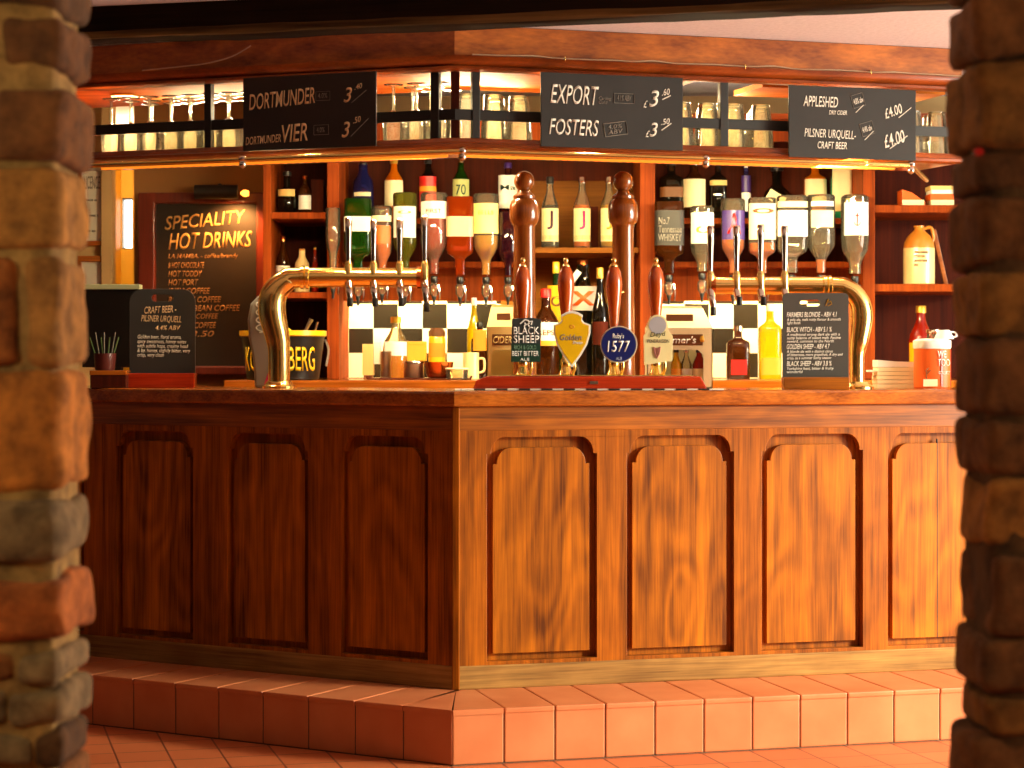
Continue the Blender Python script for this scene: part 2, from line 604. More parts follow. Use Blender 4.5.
# ---- stone piers of the arch
def stone_material():
    m, nt, b = newmat('rubble_stone')
    L = nt.links.new
    at = nt.nodes.new('ShaderNodeVertexColor'); at.layer_name = 'tint'
    tc = nt.nodes.new('ShaderNodeTexCoord')
    n = nt.nodes.new('ShaderNodeTexNoise'); n.inputs['Scale'].default_value = 20; n.inputs['Detail'].default_value = 9; n.inputs['Roughness'].default_value = 0.65
    L(tc.outputs['Object'], n.inputs['Vector'])
    r = nt.nodes.new('ShaderNodeValToRGB')
    r.color_ramp.elements[0].position = 0.3; r.color_ramp.elements[0].color = (0.36, 0.31, 0.26, 1)
    r.color_ramp.elements[1].position = 0.7; r.color_ramp.elements[1].color = (1.6, 1.5, 1.25, 1)
    L(n.outputs['Fac'], r.inputs['Fac'])
    mx = nt.nodes.new('ShaderNodeMix'); mx.data_type = 'RGBA'; mx.blend_type = 'MULTIPLY'; mx.inputs[0].default_value = 1.0
    L(at.outputs['Color'], mx.inputs[6]); L(r.outputs['Color'], mx.inputs[7])
    L(mx.outputs[2], b.inputs['Base Color'])
    b.inputs['Roughness'].default_value = 0.95
    bp = nt.nodes.new('ShaderNodeBump'); bp.inputs['Strength'].default_value = 0.8; bp.inputs['Distance'].default_value = 0.012
    L(n.outputs['Fac'], bp.inputs['Height']); L(bp.outputs['Normal'], b.inputs['Normal'])
    return m


M_stone = stone_material()
BRN, OCH, TAN, GRY, DRK, MOR = (134, 84, 40), (176, 112, 42), (168, 126, 70), (128, 106, 76), (88, 60, 34), (164, 130, 78)


def pier(name, side, X_in, Y0, Y1, courses):
    bm = bmesh.new()
    lay = bm.loops.layers.float_color.new('tint')
    sg = 1 if side == 'right' else -1

    def blob(x0, x1, y0, y1, z0, z1, col, rough, seed, n=9, rad=0.03):
        b2 = bmesh.new()
        bmesh.ops.create_cube(b2, size=2.0)
        bmesh.ops.subdivide_edges(b2, edges=b2.edges, cuts=n, use_grid_fill=True)
        h = Vector(((x1 - x0) / 2, (y1 - y0) / 2, (z1 - z0) / 2))
        c = Vector(((x0 + x1) / 2, (y0 + y1) / 2, (z0 + z1) / 2))
        rr = min(rad, min(h) * 0.8)
        vm = {}
        for v in b2.verts:
            p = Vector((v.co.x * h.x, v.co.y * h.y, v.co.z * h.z))
            q = Vector([max(-h[i] + rr, min(h[i] - rr, p[i])) for i in range(3)])
            d = p - q
            if d.length > 1e-6:
                p = q + d.normalized() * rr
            w_ = p + c
            nz = noise.noise_vector(w_ * 9 + Vector((seed * 3.1, 0, 0))) * rough + noise.noise_vector(w_ * 28) * rough * 0.35
            vm[v] = bm.verts.new(w_ + nz)
        cc = lin(col)
        for f in b2.faces:
            g = bm.faces.new([vm[v] for v in f.verts])
            g.smooth = True
            for lp in g.loops:
                lp[lay] = cc
        b2.free()

    X_out = X_in + sg * (0.75 if sg < 0 else 0.75)
    blob(min(X_in + sg * 0.016, X_out), max(X_in + sg * 0.016, X_out), Y0 + 0.014, Y1 - 0.008, 0, Z_CEIL - 0.002, MOR if side == 'left' else DRK, 0.005, 3, 24, 0.02)
    for i, cr in enumerate(courses):
        za, zb, splits, cols = cr[:4]
        dx = cr[4] if len(cr) > 4 else 0.0
        edges = [0.0] + list(splits) + [0.72]
        for k in range(len(edges) - 1):
            a, b_ = X_in + dx + sg * (edges[k] + (0.004 if k else random.uniform(-0.004, 0.004))), X_in + dx + sg * (edges[k + 1] - 0.004)
            col = cols[k % len(cols)]
            jit = random.uniform(0.9, 1.12)
            blob(min(a, b_), max(a, b_), Y0 + random.uniform(-0.008, 0.008), Y1, max(za, 0.005), min(zb, Z_CEIL - 0.004), tuple(min(255, q * jit) for q in col), 0.012, i * 5 + k, 12, 0.016)
    me = bpy.data.meshes.new(name)
    bm.to_mesh(me); bm.free()
    me.materials.append(M_stone)
    o = bpy.data.objects.new(name, me)
    COL.objects.link(o)
    return struct(o)


YP = 3.2
zz = lambda y: WZ(y, YP)
Lc = []
z = 0.0
hs = [0.17, 0.12, 0.15, 0.13]
for i, h in enumerate(hs):
    if z + h > zz(770):
        h = zz(770) - z
    if h > 0.02:
        Lc.append((z + 0.004, z + h - 0.008, [0.12 + 0.05 * (i % 2), 0.42], [BRN, GRY, OCH]))
    z += h
    if z >= zz(770) - 0.001:
        break
for (yt, yb, sp, cols) in [
        (733, 768, [0.05, 0.3], [DRK, GRY]), (690, 727, [0.09, 0.4], [GRY, GRY]), (655, 686, [0.07, 0.35], [GRY, BRN, OCH]),
        (577, 642, [0.26], [(156, 88, 40), BRN]), (502, 562, [0.12, 0.4], [GRY, TAN]), (372, 490, [0.3], [(176, 110, 44), OCH]),
        (258, 366, [0.064, 0.3], [(148, 104, 54), (150, 88, 38), OCH]), (166, 246, [0.24], [(160, 112, 54), TAN]),
        (86, 160, [0.11, 0.4], [(122, 78, 40), BRN]), (14, 68, [0.10, 0.36], [(108, 70, 38), TAN]), (-60, 6, [0.16], [DRK, OCH]),
        (-150, -66, [0.1, 0.4], [BRN, OCH]), (-230, -156, [0.2], [OCH, BRN]), (-322, -236, [0.12, 0.3], [BRN, GRY])]:
    Lc.append((zz(yb), zz(yt), sp, cols, -0.008 if yt == 502 else 0.0))
pier('pillar_left', 'left', WX(91, 3.42), YP, 3.42, Lc)
Rc = []
z = 0.0
random.seed(11)
i = 0
for (yt, yb, off) in [(1040, 1120, 0), (950, 1034, 0), (860, 944, -2), (742, 854, -7), (697, 738, 6), (640, 692, 1), (555, 635, 8), (480, 550, 7), (420, 475, 3), (340, 415, 1), (270, 336, -2), (195, 265, -3), (150, 191, -2), (60, 146, -5), (-10, 55, -9), (-110, -14, -9), (-210, -114, -6), (-322, -214, -4)]:
    i += 1
    Rc.append((zz(yb), zz(yt), [0.14 + 0.08 * (i % 3)], [[(120, 76, 40), (136, 92, 44)], [(104, 66, 36), (160, 112, 40)], [(146, 98, 46), (112, 74, 40)]][i % 3], off * 3.42 / FOC))
pier('pillar_right', 'right', WX(953, 3.42), YP, 3.42, Rc)

struct(MB().box(-4.9, WX(91, 3.42) - 0.74, YP + 0.02, 3.40, 0, Z_CEIL - 0.002).build('wall_arch', M_panelling))
struct(MB().box(WX(950, 3.42) + 0.74, 4.3, YP + 0.02, 3.28, 0, Z_CEIL - 0.002).build('wall_arch_end', M_panelling))

# ---- plinth of quarry tiles
def offset_corner(dR, dL):
    # crossing of the two fronts moved outwards
    nR = Vector((math.sin(A_R), -math.cos(A_R))); nL = Vector((math.sin(A_L), -math.cos(A_L)))
    tR = Vector((math.cos(A_R), math.sin(A_R))); tL = Vector((math.cos(A_L), math.sin(A_L)))
    a = Vector((BC.x, BC.y)) + nR * dR
    b_ = Vector((BC.x, BC.y)) + nL * dL
    # a + s tR = b + t tL
    d = b_ - a
    den = tR.x * tL.y - tR.y * tL.x
    s_ = (d.x * tL.y - d.y * tL.x) / den
    p = a + tR * s_
    return Vector((p.x, p.y, 0))


def tile_material():
    m, nt, b = newmat('quarry_tile')
    L = nt.links.new
    tc = nt.nodes.new('ShaderNodeTexCoord')
    n = nt.nodes.new('ShaderNodeTexNoise'); n.inputs['Scale'].default_value = 6; n.inputs['Detail'].default_value = 5
    L(tc.outputs['Object'], n.inputs['Vector'])
    r = nt.nodes.new('ShaderNodeValToRGB')
    r.color_ramp.elements[0].position = 0.3; r.color_ramp.elements[0].color = lin((212, 120, 74))
    r.color_ramp.elements[1].position = 0.7; r.color_ramp.elements[1].color = lin((226, 140, 92))
    L(n.outputs['Fac'], r.inputs['Fac']); L(r.outputs['Color'], b.inputs['Base Color'])
    b.inputs['Roughness'].default_value = 0.42
    return m


M_tile = tile_material()
M_grout = plain('tile_grout', (104, 84, 66), 0.9, 0, 0.1, 40)
PR, PLf = 0.348, 0.312
PC = offset_corner(PR, PLf)


def plinth_side(name, ang, sign, dep, length, pitch):
    o = bpy.data.objects.new
    mb = MB()
    n = int(length / pitch) + 1
    for k in range(n):
        a, b_ = k * pitch + 0.0018, (k + 1) * pitch - 0.0018
        if k == 0:
            a = 0.0015
        x0, x1 = (a, b_) if sign > 0 else (-b_, -a)
        mb.box(x0, x1, 0.0, 0.018, 0.003, Z_PL - 0.003, 0.0035)
        if k == 0:
            d_ = (Vector((BC.x, BC.y)) - Vector((PC.x, PC.y)))
            bx_ = d_.x * math.cos(ang) + d_.y * math.sin(ang)
            by_ = -d_.x * math.sin(ang) + d_.y * math.cos(ang)
            e_ = 0.0018 * sign
            far = x1 if sign > 0 else x0
            loop = [(e_, -0.003), (far, -0.003), (far, dep + 0.02), (bx_ + e_, by_ + 0.002)]
            f_ = [mb.bm.verts.new((x, y, Z_PL - 0.016)) for x, y in loop]
            g_ = [mb.bm.verts.new((x, y, Z_PL)) for x, y in loop]
            mb.bm.faces.new(f_[::-1]); mb.bm.faces.new(g_)
            for i_ in range(4):
                j_ = (i_ + 1) % 4
                mb.bm.faces.new((f_[i_], f_[j_], g_[j_], g_[i_]))
            continue
        mb.box(x0, x1, -0.003, dep + 0.02, Z_PL - 0.016, Z_PL, 0.004)
    ob = mb.build(name, M_tile)
    ob.location = PC; ob.rotation_euler = (0, 0, ang)
    struct(ob)
    g = MB()
    x0, x1 = (0.002, n * pitch) if sign > 0 else (-n * pitch, -0.002)
    g.box(x0, x1, 0.003, dep + 0.4, 0.0, Z_PL - 0.004)
    go = g.build('trim_' + name, M_grout)
    go.location = PC; go.rotation_euler = (0, 0, ang)
    struct(go)


plinth_side('plinth_right', A_R, 1, PR, 2.6, 0.1525)
plinth_side('plinth_left', A_L, -1, PLf, 2.2, 0.168)

# ---- bar counter front
def arch_opening(a, b, z0, z1, sh_w, sh_h, inset=0.0, drop=0.0):
    """panel outline: straight sides, concave shoulders, flat raised top"""
    a += inset; b -= inset; z0 += inset; z1 -= inset + drop
    zs = z1 - sh_h
    pts = [(a, z0), (b, z0), (b, zs)]
    n = 7
    pts.append((b - sh_w * 0.22, zs))
    cx, cz = b - sh_w * 0.22, z1
    rx, rz = sh_w * 0.78, sh_h
    for i in range(n + 1):       # convex quarter rising to the flat top
        t = i / n * PI / 2
        pts.append((b - sh_w * 0.22 - rx * (1 - math.cos(t)), zs + rz * math.sin(t)))
    for i in range(n, -1, -1):
        t = i / n * PI / 2
        pts.append((a + sh_w * 0.22 + rx * (1 - math.cos(t)), zs + rz * math.sin(t)))
    pts.append((a, zs))
    out = []
    for p in pts:
        if not out or (Vector(p) - Vector(out[-1])).length > 1e-5:
            out.append(p)
    return out


def bar_front(root, ang, sign, length, panels):
    zt, zb = 1.018, Z_PL - 0.0
    holder_parts = []
    x0, x1 = (0.0, length) if sign > 0 else (-length, 0.0)
    holes = []
    for (a, b_) in panels:
        holes.append(arch_opening(a, b_, 0.243, 0.925, 0.055, 0.052))
    fr = MB().prism([[(x0, zb), (x1, zb), (x1, zt), (x0, zt)]] + [h[::-1] for h in holes], 0.0, 0.030).build('panelled_frame', M_oak_v, root, None, 0.005)
    fr.rotation_euler = (0, 0, ang)
    bkp = MB().box(x0, x1, 0.030, 0.06, zb, zt).build('backing_board', M_oak_v, root)
    bkp.rotation_euler = (0, 0, ang)
    for (a, b_) in panels:
        p = MB().prism([arch_opening(a, b_, 0.243, 0.925, 0.055, 0.050, 0.021, 0.012)], 0.012, 0.032).build('panel', M_oak_panel, root, None, 0.006)
        p.rotation_euler = (0, 0, ang)
    # top and bottom rails with lengthwise grain
    r1 = MB().box(x0, x1, -0.002, 0.01, 0.945, zt, 0.002).build('top_rail', M_oak_h, root)
    r1.rotation_euler = (0, 0, ang)
    r2 = MB().box(x0, x1, -0.003, 0.01, zb, 0.232, 0.004).build('bottom_rail', M_oak_worn, root)
    r2.rotation_euler = (0, 0, ang)


bar = thing('bar_counter', 'panelled oak pub bar counter standing on the red tile plinth', 'bar counter', BC)
pr = [(u_of(a, BC, A_R), u_of(b, BC, A_R)) for a, b in ((487, 597), (627, 734), (762, 863), (888, 985), (1012, 1100))]
pl = [(u_of(a, BC, A_L), u_of(b, BC, A_L)) for a, b in ((341, 428), (227, 308), (116, 193), (8, 84))]
bar_front(bar, A_R, 1, 2.4, pr)
bar_front(bar, A_L, -1, 2.0, pl)
cp = MB().box(-0.012, 0.012, -0.006, 0.03, Z_PL, 1.018, 0.004).build('corner_bead', M_oak_v, bar)
cp.rotation_euler = (0, 0, math.radians(-7.5))
cp.location = (0, 0.004, 0)


pj = MB().box(u_of(939, BC, A_R) - .001, u_of(939, BC, A_R) + .001, .0112, .02, .262, .905).build('plank_joint', M_black, bar)
pj.rotation_euler = (0, 0, A_R)


def local(ang, x, y, org):
    c, s_ = math.cos(ang), math.sin(ang)
    return (org.x + c * x - s_ * y, org.y + s_ * x + c * y)


def slab_loop(front, depth, lenR, lenL, org, aR, aL):
    """outline of an angled top: front offset (outwards) and depth (inwards)"""
    bis = (aR + aL) / 2
    half = (aR - aL) / 2
    n = Vector((math.sin(bis), -math.cos(bis)))
    c_out = Vector((org.x, org.y)) + n * (front / math.cos(half))
    c_in = Vector((org.x, org.y)) - n * (depth / math.cos(half))
    rf = local(aR, lenR, -front, org); rb = local(aR, lenR, depth, org)
    lf = local(aL, -lenL, -front, org); lb = local(aL, -lenL, depth, org)
    return [lf, tuple(c_out), rf, rb, tuple(c_in), lb]


def slab(loop, z0, z1, name, mat, bevel, parent=None):
    mb = MB()
    f = [mb.bm.verts.new((x, y, z0)) for x, y in loop]
    g = [mb.bm.verts.new((x, y, z1)) for x, y in loop]
    mb.bm.faces.new(f[::-1]); mb.bm.faces.new(g)
    n = len(loop)
    for i in range(n):
        j = (i + 1) % n
        mb.bm.faces.new((f[i], f[j], g[j], g[i]))
    return mb.build(name, mat, parent, None, bevel)


bt = slab(slab_loop(0.028, 0.50, 2.0, 2.0, BC, A_R, A_L), 1.0185, Z_TOP, 'countertop', M_top, 0.009)
tag(bt, 'long polished wooden bar top lying over the panelled counter', 'bar top')

# ---- beam across the ceiling
def beam():
    mb = MB()
    L_ = 5.2
    bm = mb.bm
    n = 60
    prof = [(0.0, 0.115), (0.0, 0.02), (0.012, 0.004), (0.03, 0.0), (0.14, 0.0), (0.16, 0.012), (0.16, 0.115)]
    rings = []
    for i in range(n + 1):
        x = -2.6 + L_ * i / n
        ring = []
        for k, (y, z_) in enumerate(prof):
            d = 0.0
            if 0 < k < 6:
                d = noise.noise(Vector((x * 3, k * 0.7, 0))) * 0.007 + noise.noise(Vector((x * 11, k, 3))) * 0.003
            ring.append(bm.verts.new((x, y + d, z_ + d)))
        rings.append(ring)
    for a, b_ in zip(rings[:-1], rings[1:]):
        for k in range(len(prof) - 1):
            bm.faces.new((a[k], a[k + 1], b_[k + 1], b_[k]))
    mb.bm.faces.ensure_lookup_table()
    for i_, f_ in enumerate(mb.bm.faces):
        f_.material_index = 1 if i_ % 6 in (1, 2) else 0
    o = mb.build('beam', [M_beam, wood('beam_worn', (22, 16, 10), (120, 96, 54), 'x', 0.35, 0.85, 0.0, 1.2)], None, 40)
    o.location = (0, 5.80, Z_CEIL - 0.092)
    o.rotation_euler = (0, 0, math.atan(-0.26))
    return struct(o)


M_beam2 = None
beam()

# ---- gantry (glass shelf hung over the bar)
ga = thing('bar_gantry', 'wooden overhead glass rack with carved fascia hung from ceiling above bar', 'glass rack', (GC.x, GC.y, 0))
g0 = Vector((0, 0, 0))
LR, LL = 1.75, 1.75


def run_profile(name, mat, prof, smooth=None):
    """a moulding of profile (out, z) swept along both gantry fronts with a mitred corner"""
    mb = MB()
    bis = (G_R + G_L) / 2; half = (G_R - G_L) / 2
    n = Vector((math.sin(bis), -math.cos(bis)))
    rings = []
    for where in ('L', 'C', 'R'):
        ring = []
        for (d, z_) in prof:
            if where == 'C':
                q = n * (d / math.cos(half))
                ring.append(mb.bm.verts.new((q.x, q.y, z_)))
            else:
                x, y = local(G_R, LR, -d, g0) if where == 'R' else local(G_L, -LL, -d, g0)
                ring.append(mb.bm.verts.new((x, y, z_)))
        rings.append(ring)
    k = len(prof)
    for a, b_ in zip(rings[:-1], rings[1:]):
        for i in range(k):
            j = (i + 1) % k
            mb.bm.faces.new((a[i], b_[i], b_[j], a[j]))
    mb.bm.faces.new(rings[0]); mb.bm.faces.new(rings[-1][::-1])
    return mb.build(name, mat, ga, smooth)


run_profile('fascia_board', M_fascia, [(0.0, 2.101), (0.022, 2.101), (0.022, 2.198), (0.0, 2.198)])
run_profile('cornice', M_cornice, [(0.0, 2.056), (0.018, 2.057), (0.030, 2.062), (0.030, 2.070), (0.022, 2.074), (0.036, 2.081), (0.044, 2.092), (0.044, 2.102), (0.0, 2.104)], 40)
run_profile('shelf_moulding', M_cornice, [(0.0, 1.815), (0.022, 1.815), (0.032, 1.821), (0.032, 1.829), (0.022, 1.833), (0.020, 1.843), (0.014, 1.849), (0.0, 1.849)], 40)
run_profile('guard_bar', M_black, [(-0.012, 1.907), (0.0, 1.907), (0.0, 1.94), (-0.012, 1.94)])
gl = slab_loop(0.0, 0.30, LR, LL, g0, G_R, G_L)
slab(gl, 1.819, 1.845, 'shelf', M_cornice, 0.0, ga)
slab(slab_loop(0.0, 0.46, u_of(700, GC, G_R), LL, g0, G_R, G_L), 2.062, 2.08, 'soffit', M_soffit, 0.0, ga)
rl = MB().box(u_of(775, GC, G_R), u_of(960, GC, G_R), 0.10, 0.34, 2.062, 2.08).build('soffit', M_soffit, ga)
rl.rotation_euler = (0, 0, G_R)
for px, w_ in ((208, 8), (435, 9), (724, 9), (476, 8), (960, 8)):
    a_ = G_L if px < 455 else G_R
    u = u_of(px, GC, a_)
    hw_ = w_ * 6.5 / FOC / 2
    p = MB().box(u - hw_, u + hw_, -0.004, 0.02, 1.845, 2.062, 0.002).build('post', M_black, ga)
    p.rotation_euler = (0, 0, a_)
p = MB().box(-0.014, 0.014, 0.02, 0.05, 1.845, 2.062, 0.003).build('post', M_backdark, ga)
# brass rail along the front of the shelf, with knob brackets
bis = (G_R + G_L) / 2; half = (G_R - G_L) / 2
nrm = Vector((math.sin(bis), -math.cos(bis)))


def gpt(px, out, z_):
    a_ = G_L if px < 455 else G_R
    x, y = local(a_, u_of(px, GC, a_), -out, g0)
    return (x, y, z_)


rc = nrm * (0.05 / math.cos(half))
e = gpt(904, 0.05, 1.802)
mb = MB()
mb.tube([gpt(60, 0.05, 1.802), (rc.x, rc.y, 1.802), e], 0.009, 12, 1)
mb.tube([e, (e[0] + 0.16, e[1] + 0.55, 1.802)], 0.009, 12, 1)
mb.build('brass_rail', M_brass, ga, 50)
for px in (250, 458, 700, 904):
    q = gpt(px, 0.05, 1.802)
    mb = MB()
    mb.lathe([(0.0, -0.03), (0.010, -0.024), (0.013, -0.014), (0.009, -0.006), (0.014, 0.0), (0.013, 0.008), (0.006, 0.014)], 14, 2, q)
    mb.box(q[0] - 0.005, q[0] + 0.005, q[1], q[1] + 0.03, q[2] + 0.004, q[2] + 0.014)
    mb.build('rail_bracket', M_chrome, ga, 50)
# warm rope light under the shelf edge
ro = thing('rope_light', 'orange glowing rope light fixed beneath the overhead glass shelf', 'rope light', (GC.x, GC.y, 0))
for (pa, pb) in ((100, 446), (462, 700), (712, 896)):
    a_ = gpt(pa, -0.012, 1.799); b_ = gpt(pb, -0.012, 1.799)
    n_ = int(abs(pb - pa) / 4)
    pts = [(a_[0] + (b_[0] - a_[0]) * i / n_, a_[1] + (b_[1] - a_[1]) * i / n_, 1.799) for i in range(n_ + 1)]
    MB().tube(pts, [0.0085 if i % 2 else 0.0068 for i in range(n_ + 1)], 8, 1).build('glowing_tube', emit('rope_glow', (255, 142, 34), 0.95), ro, 60)
# pale wire tacked along the fascia
cb = MB()
pts = []
for i, px in enumerate(range(470, 990, 20)):
    q = gpt(px, 0.027, 2.108 + (0.004 if i % 6 == 3 else 0.0) + random.uniform(-.0015, .0015))
    pts.append((q[0] + GC.x, q[1] + GC.y, q[2]))
tag(cb.tube(pts, 0.0025, 6, 3).build('cable', M_wire, None, 60), 'thin pale wire tacked along the orange fascia board', 'cable')
cb = MB()
pts = []
for px, d in ((150, 0.0), (190, 0.006), (215, 0.012), (240, 0.03), (258, 0.06)):
    q = gpt(px, 0.05, 2.105 + d)
    pts.append((q[0] + GC.x, q[1] + GC.y, q[2]))
tag(cb.tube(pts, 0.0022, 6, 5).build('cable', M_wire, None, 60), 'loose wire curling up the dark end of the fascia', 'cable')
# small hooks along the fascia
hk = None
for px, lb in ((562, 'small cup hook on fascia above the middle price board'), (741, 'small cup hook on fascia in the gap between two price boards'), (866, 'small cup hook on fascia above price board beside dark pier')):
    q = gpt(px, 0.03, 2.112)
    mb = MB().tube([(0, 0.01, 0), (0, -0.012, 0), (0, -0.018, -0.008), (0, -0.012, -0.016), (0, -0.006, -0.012)], 0.002, 6, 4)
    o = mb.build('cup_hook', M_brass, None, 60)
    o.location = (q[0] + GC.x, q[1] + GC.y, q[2])
    tag(o, lb, 'hook', 'hooks along the fascia')

# downlights in the soffit
def downlight(px, Y, lb, pw):
    z_ = 2.061
    X = WX(px, Y)
    t = thing('downlight', lb, 'downlight', (X, Y, z_))
    MB().lathe([(0.034, 0.0), (0.05, 0.0), (0.052, -0.004), (0.046, -0.008), (0.036, -0.006)], 20).build('rim', M_brass, t, 40)
    MB().lathe([(0.001, -0.004), (0.035, -0.003), (0.035, 0.0)], 20).build('lens', emit('lamp_lens', (255, 214, 150), 14.0), t)
    l = bpy.data.lights.new('downlight_spot', 'SPOT')
    l.energy = pw; l.color = (1.0, 0.66, 0.34); l.spot_size = math.radians(125); l.spot_blend = 0.8; l.shadow_soft_size = 0.03
    lo = bpy.data.objects.new('downlight_spot', l); COL.objects.link(lo)
    lo.location = (X, Y, z_ - 0.012)


downlight(125, 7.07, 'glowing recessed downlight above the glasses nearest the doorway end', 110)
downlight(306, 6.82, 'recessed downlight just behind the dim price board nearest the doorway', 90)
downlight(590, 6.72, 'recessed downlight hidden behind the middle price board', 110)

downlight(858, 6.92, 'recessed downlight behind the price board beside the dark pier', 110)

# ---- stacked glasses on the gantry shelf
def wine_glass(label, h, kind):
    t = thing('wine_glass' if kind == 'stem' else 'beer_glass', label, 'glass')
    if kind == 'stem':      # upside down: bowl on its rim, foot in the air
        MB().lathe([(0.030, 0.0), (0.0315, 0.0), (0.036, 0.3 * h), (0.033, 0.42 * h), (0.018, 0.52 * h), (0.005, 0.57 * h)], 18).build('bowl', G_stem, t, 60)
        MB().lathe([(0.005, 0.565 * h), (0.0038, 0.7 * h), (0.0045, 0.95 * h)], 10).build('stem', G_stem, t, 60)
        MB().lathe([(0.0045, 0.95 * h), (0.012, 0.975 * h), (0.031, 0.99 * h), (0.031, h)], 18).build('foot', G_stem, t, 60)
    else:
        MB().lathe([(0.040, 0.0), (0.041, 0.0), (0.040, 0.3 * h), (0.034, 0.7 * h), (0.030, 0.97 * h), (0.028, h)], 18).build('body', G_stem, t, 60)
        MB().lathe([(0.0285, h * 0.93), (0.030, h), (0.022, h + 0.002)], 18).build('base', G_stem, t, 60)
    return t


protos = {}


def glasses(px0, px1, step, kind, h, label, group, rows=(0.072, 0.162, 0.25)):
    for r_i, dep in enumerate(rows):
        px = px0 + step * (0.0, 0.36, 0.68)[r_i % 3]
        while px <= px1:
            a_ = G_L if px < 455 else G_R
            u = u_of(px, GC, a_)
            x, y = local(a_, u, dep + random.uniform(-.006, .006), GC)
            if (abs(px - 455) < 13 and r_i == 0) or (r_i and 428 < px < 502):
                px += step
                continue
            if kind not in protos:
                protos[kind] = wine_glass(label, h, kind)
                protos[kind].location = (x, y, 1.8458)
                protos[kind]['group'] = group
            else:
                dup(protos[kind], (x, y, 1.8458), random.uniform(0, 1), label, group)
            px += step


glasses(99, 246, 20, 'stem', 0.19, 'upturned stemmed wine glass between pale stone pier and the dim price board', 'wine glasses beside the first price board')
glasses(384, 452, 23, 'stem', 0.19, 'upturned stemmed wine glass between the dim price board and the rack corner', 'wine glasses over the bar corner')
glasses(474, 542, 26, 'tumbler', 0.15, 'upturned straight beer glass between the rack corner and the middle price board', 'beer glasses over the bar corner')
glasses(690, 790, 26.5, 'tumbler', 0.15, 'upturned straight beer glass between the middle price board and the end one', 'beer glasses between two price boards')
glasses(922, 956, 25, 'tumbler', 0.15, 'upturned straight beer glass between end price board and dark pier', 'beer glasses beside the last price board')

# ---- price boards on the gantry
def price_board(label, px0, px1, z0, z1):
    a_ = G_L if px1 < 455 else G_R
    GF = Vector(local(a_, 0, -0.058, GC) + (0,))
    u0, u1 = u_of(px0, GF, a_), u_of(px1, GF, a_)
    x, y = local(a_, (u0 + u1) / 2, -0.058, GC)
    t = thing('price_board', label, 'chalkboard', (x, y, z0), a_)
    w_ = u1 - u0
    MB().box(-w_ / 2, w_ / 2, 0, 0.008, 0, z1 - z0, 0.002).build('slate', M_slate, t)
    MB().box(-w_ / 2 + .03, -w_ / 2 + .06, 0.008, 0.05, z1 - z0 - 0.03, z1 - z0 - 0.012).build('clip', M_black, t)
    MB().box(w_ / 2 - .06, w_ / 2 - .03, 0.008, 0.05, z1 - z0 - 0.03, z1 - z0 - 0.012).build('clip', M_black, t)

    def B(fx0, fy0, fx1, fy1):       # fractions of the face, measured from the top-left
        h_ = z1 - z0
        return (-w_ / 2 + fx0 * w_, h_ * (1 - fy1), -w_ / 2 + fx1 * w_, h_ * (1 - fy0))
    return t, B


def rect_mark(t, b, rad, mat, rot=0.0):
    x0, z0, x1, z1 = b
    cx, cz = (x0 + x1) / 2, (z0 + z1) / 2
    P_ = []
    for x, z_ in ((x0, z0), (x1, z0), (x1, z1), (x0, z1), (x0, z0)):
        dx, dz = x - cx, z_ - cz
        P_.append((cx + dx * math.cos(rot) - dz * math.sin(rot), cz + dx * math.sin(rot) + dz * math.cos(rot)))
    strokes(t, [P_], rad, mat)


def line_mark(t, b, rad, mat):
    strokes(t, [[(b[0], b[3]), (b[2], b[1])]], rad, mat)


t, B = price_board('dim black price board with faded chalk, on the shaded side of overhead rack', 243, 376, 1.828, 2.062)
text(t, 'DORTMUNDER', B(.045, .20, .545, .42), M_chalkwarm, shear=.25, rot=.06)
text(t, 'VIER', B(.30, .66, .49, .90), M_chalkwarm, shear=.25, rot=.05)
text(t, 'DORTMUNDER', B(.02, .80, .29, .91), M_chalkwarm, shear=.25, rot=.05)
text(t, '3', B(.76, .20, .825, .40), M_chalkwarm, shear=.3, rot=.05)
text(t, '.40', B(.84, .16, .90, .23), M_chalkwarm, shear=.3, rot=.2)
line_mark(t, B(.82, .41, .93, .25), .0012, M_chalkdim)
text(t, '3', B(.745, .66, .81, .87), M_chalkwarm, shear=.3, rot=.05)
text(t, '.50', B(.83, .60, .89, .68), M_chalkwarm, shear=.3, rot=.2)
line_mark(t, B(.815, .86, .945, .63), .0012, M_chalkdim)
text(t, '4.0%', B(.57, .26, .64, .33), M_chalkdim)
text(t, '4.0%', B(.56, .72, .62, .79), M_chalkdim)
rect_mark(t, B(.555, .24, .66, .36), .0007, M_chalkdim)
rect_mark(t, B(.54, .69, .65, .82), .0007, M_chalkdim)

t, B = price_board('middle black price board with the boldest white chalk capitals on overhead rack', 541, 683, 1.826, 2.058)
text(t, 'EXPORT', B(.065, .16, .40, .42), M_chalk, shear=.22, rot=-.02)
text(t, 'Carling\nCold', B(.40, .30, .49, .40), M_chalkdim, shear=.2)
text(t, '4.1% ABV', B(.53, .27, .63, .35), M_chalkdim, shear=.2)
rect_mark(t, B(.51, .25, .65, .38), .0009, M_chalkdim)
text(t, '£', B(.715, .33, .745, .43), M_chalk, shear=.3)
text(t, '3', B(.75, .19, .83, .41), M_chalk, shear=.3, rot=.1)
text(t, '.60', B(.845, .16, .905, .25), M_chalk, shear=.3, rot=.15)
line_mark(t, B(.85, .31, .91, .25), .0018, M_chalk)
text(t, 'FOSTERS', B(.055, .62, .40, .84), M_chalk, shear=.22, rot=-.01)
text(t, '4.0%\nABV', B(.46, .67, .57, .80), M_chalkdim, shear=.2, rot=.15)
rect_mark(t, B(.44, .645, .60, .82), .0014, M_chalkdim, .15)
text(t, '£', B(.73, .74, .76, .83), M_chalk, shear=.3)
text(t, '3', B(.755, .63, .82, .82), M_chalk, shear=.3, rot=.1)
text(t, '.50', B(.84, .57, .905, .65), M_chalk, shear=.3, rot=.15)
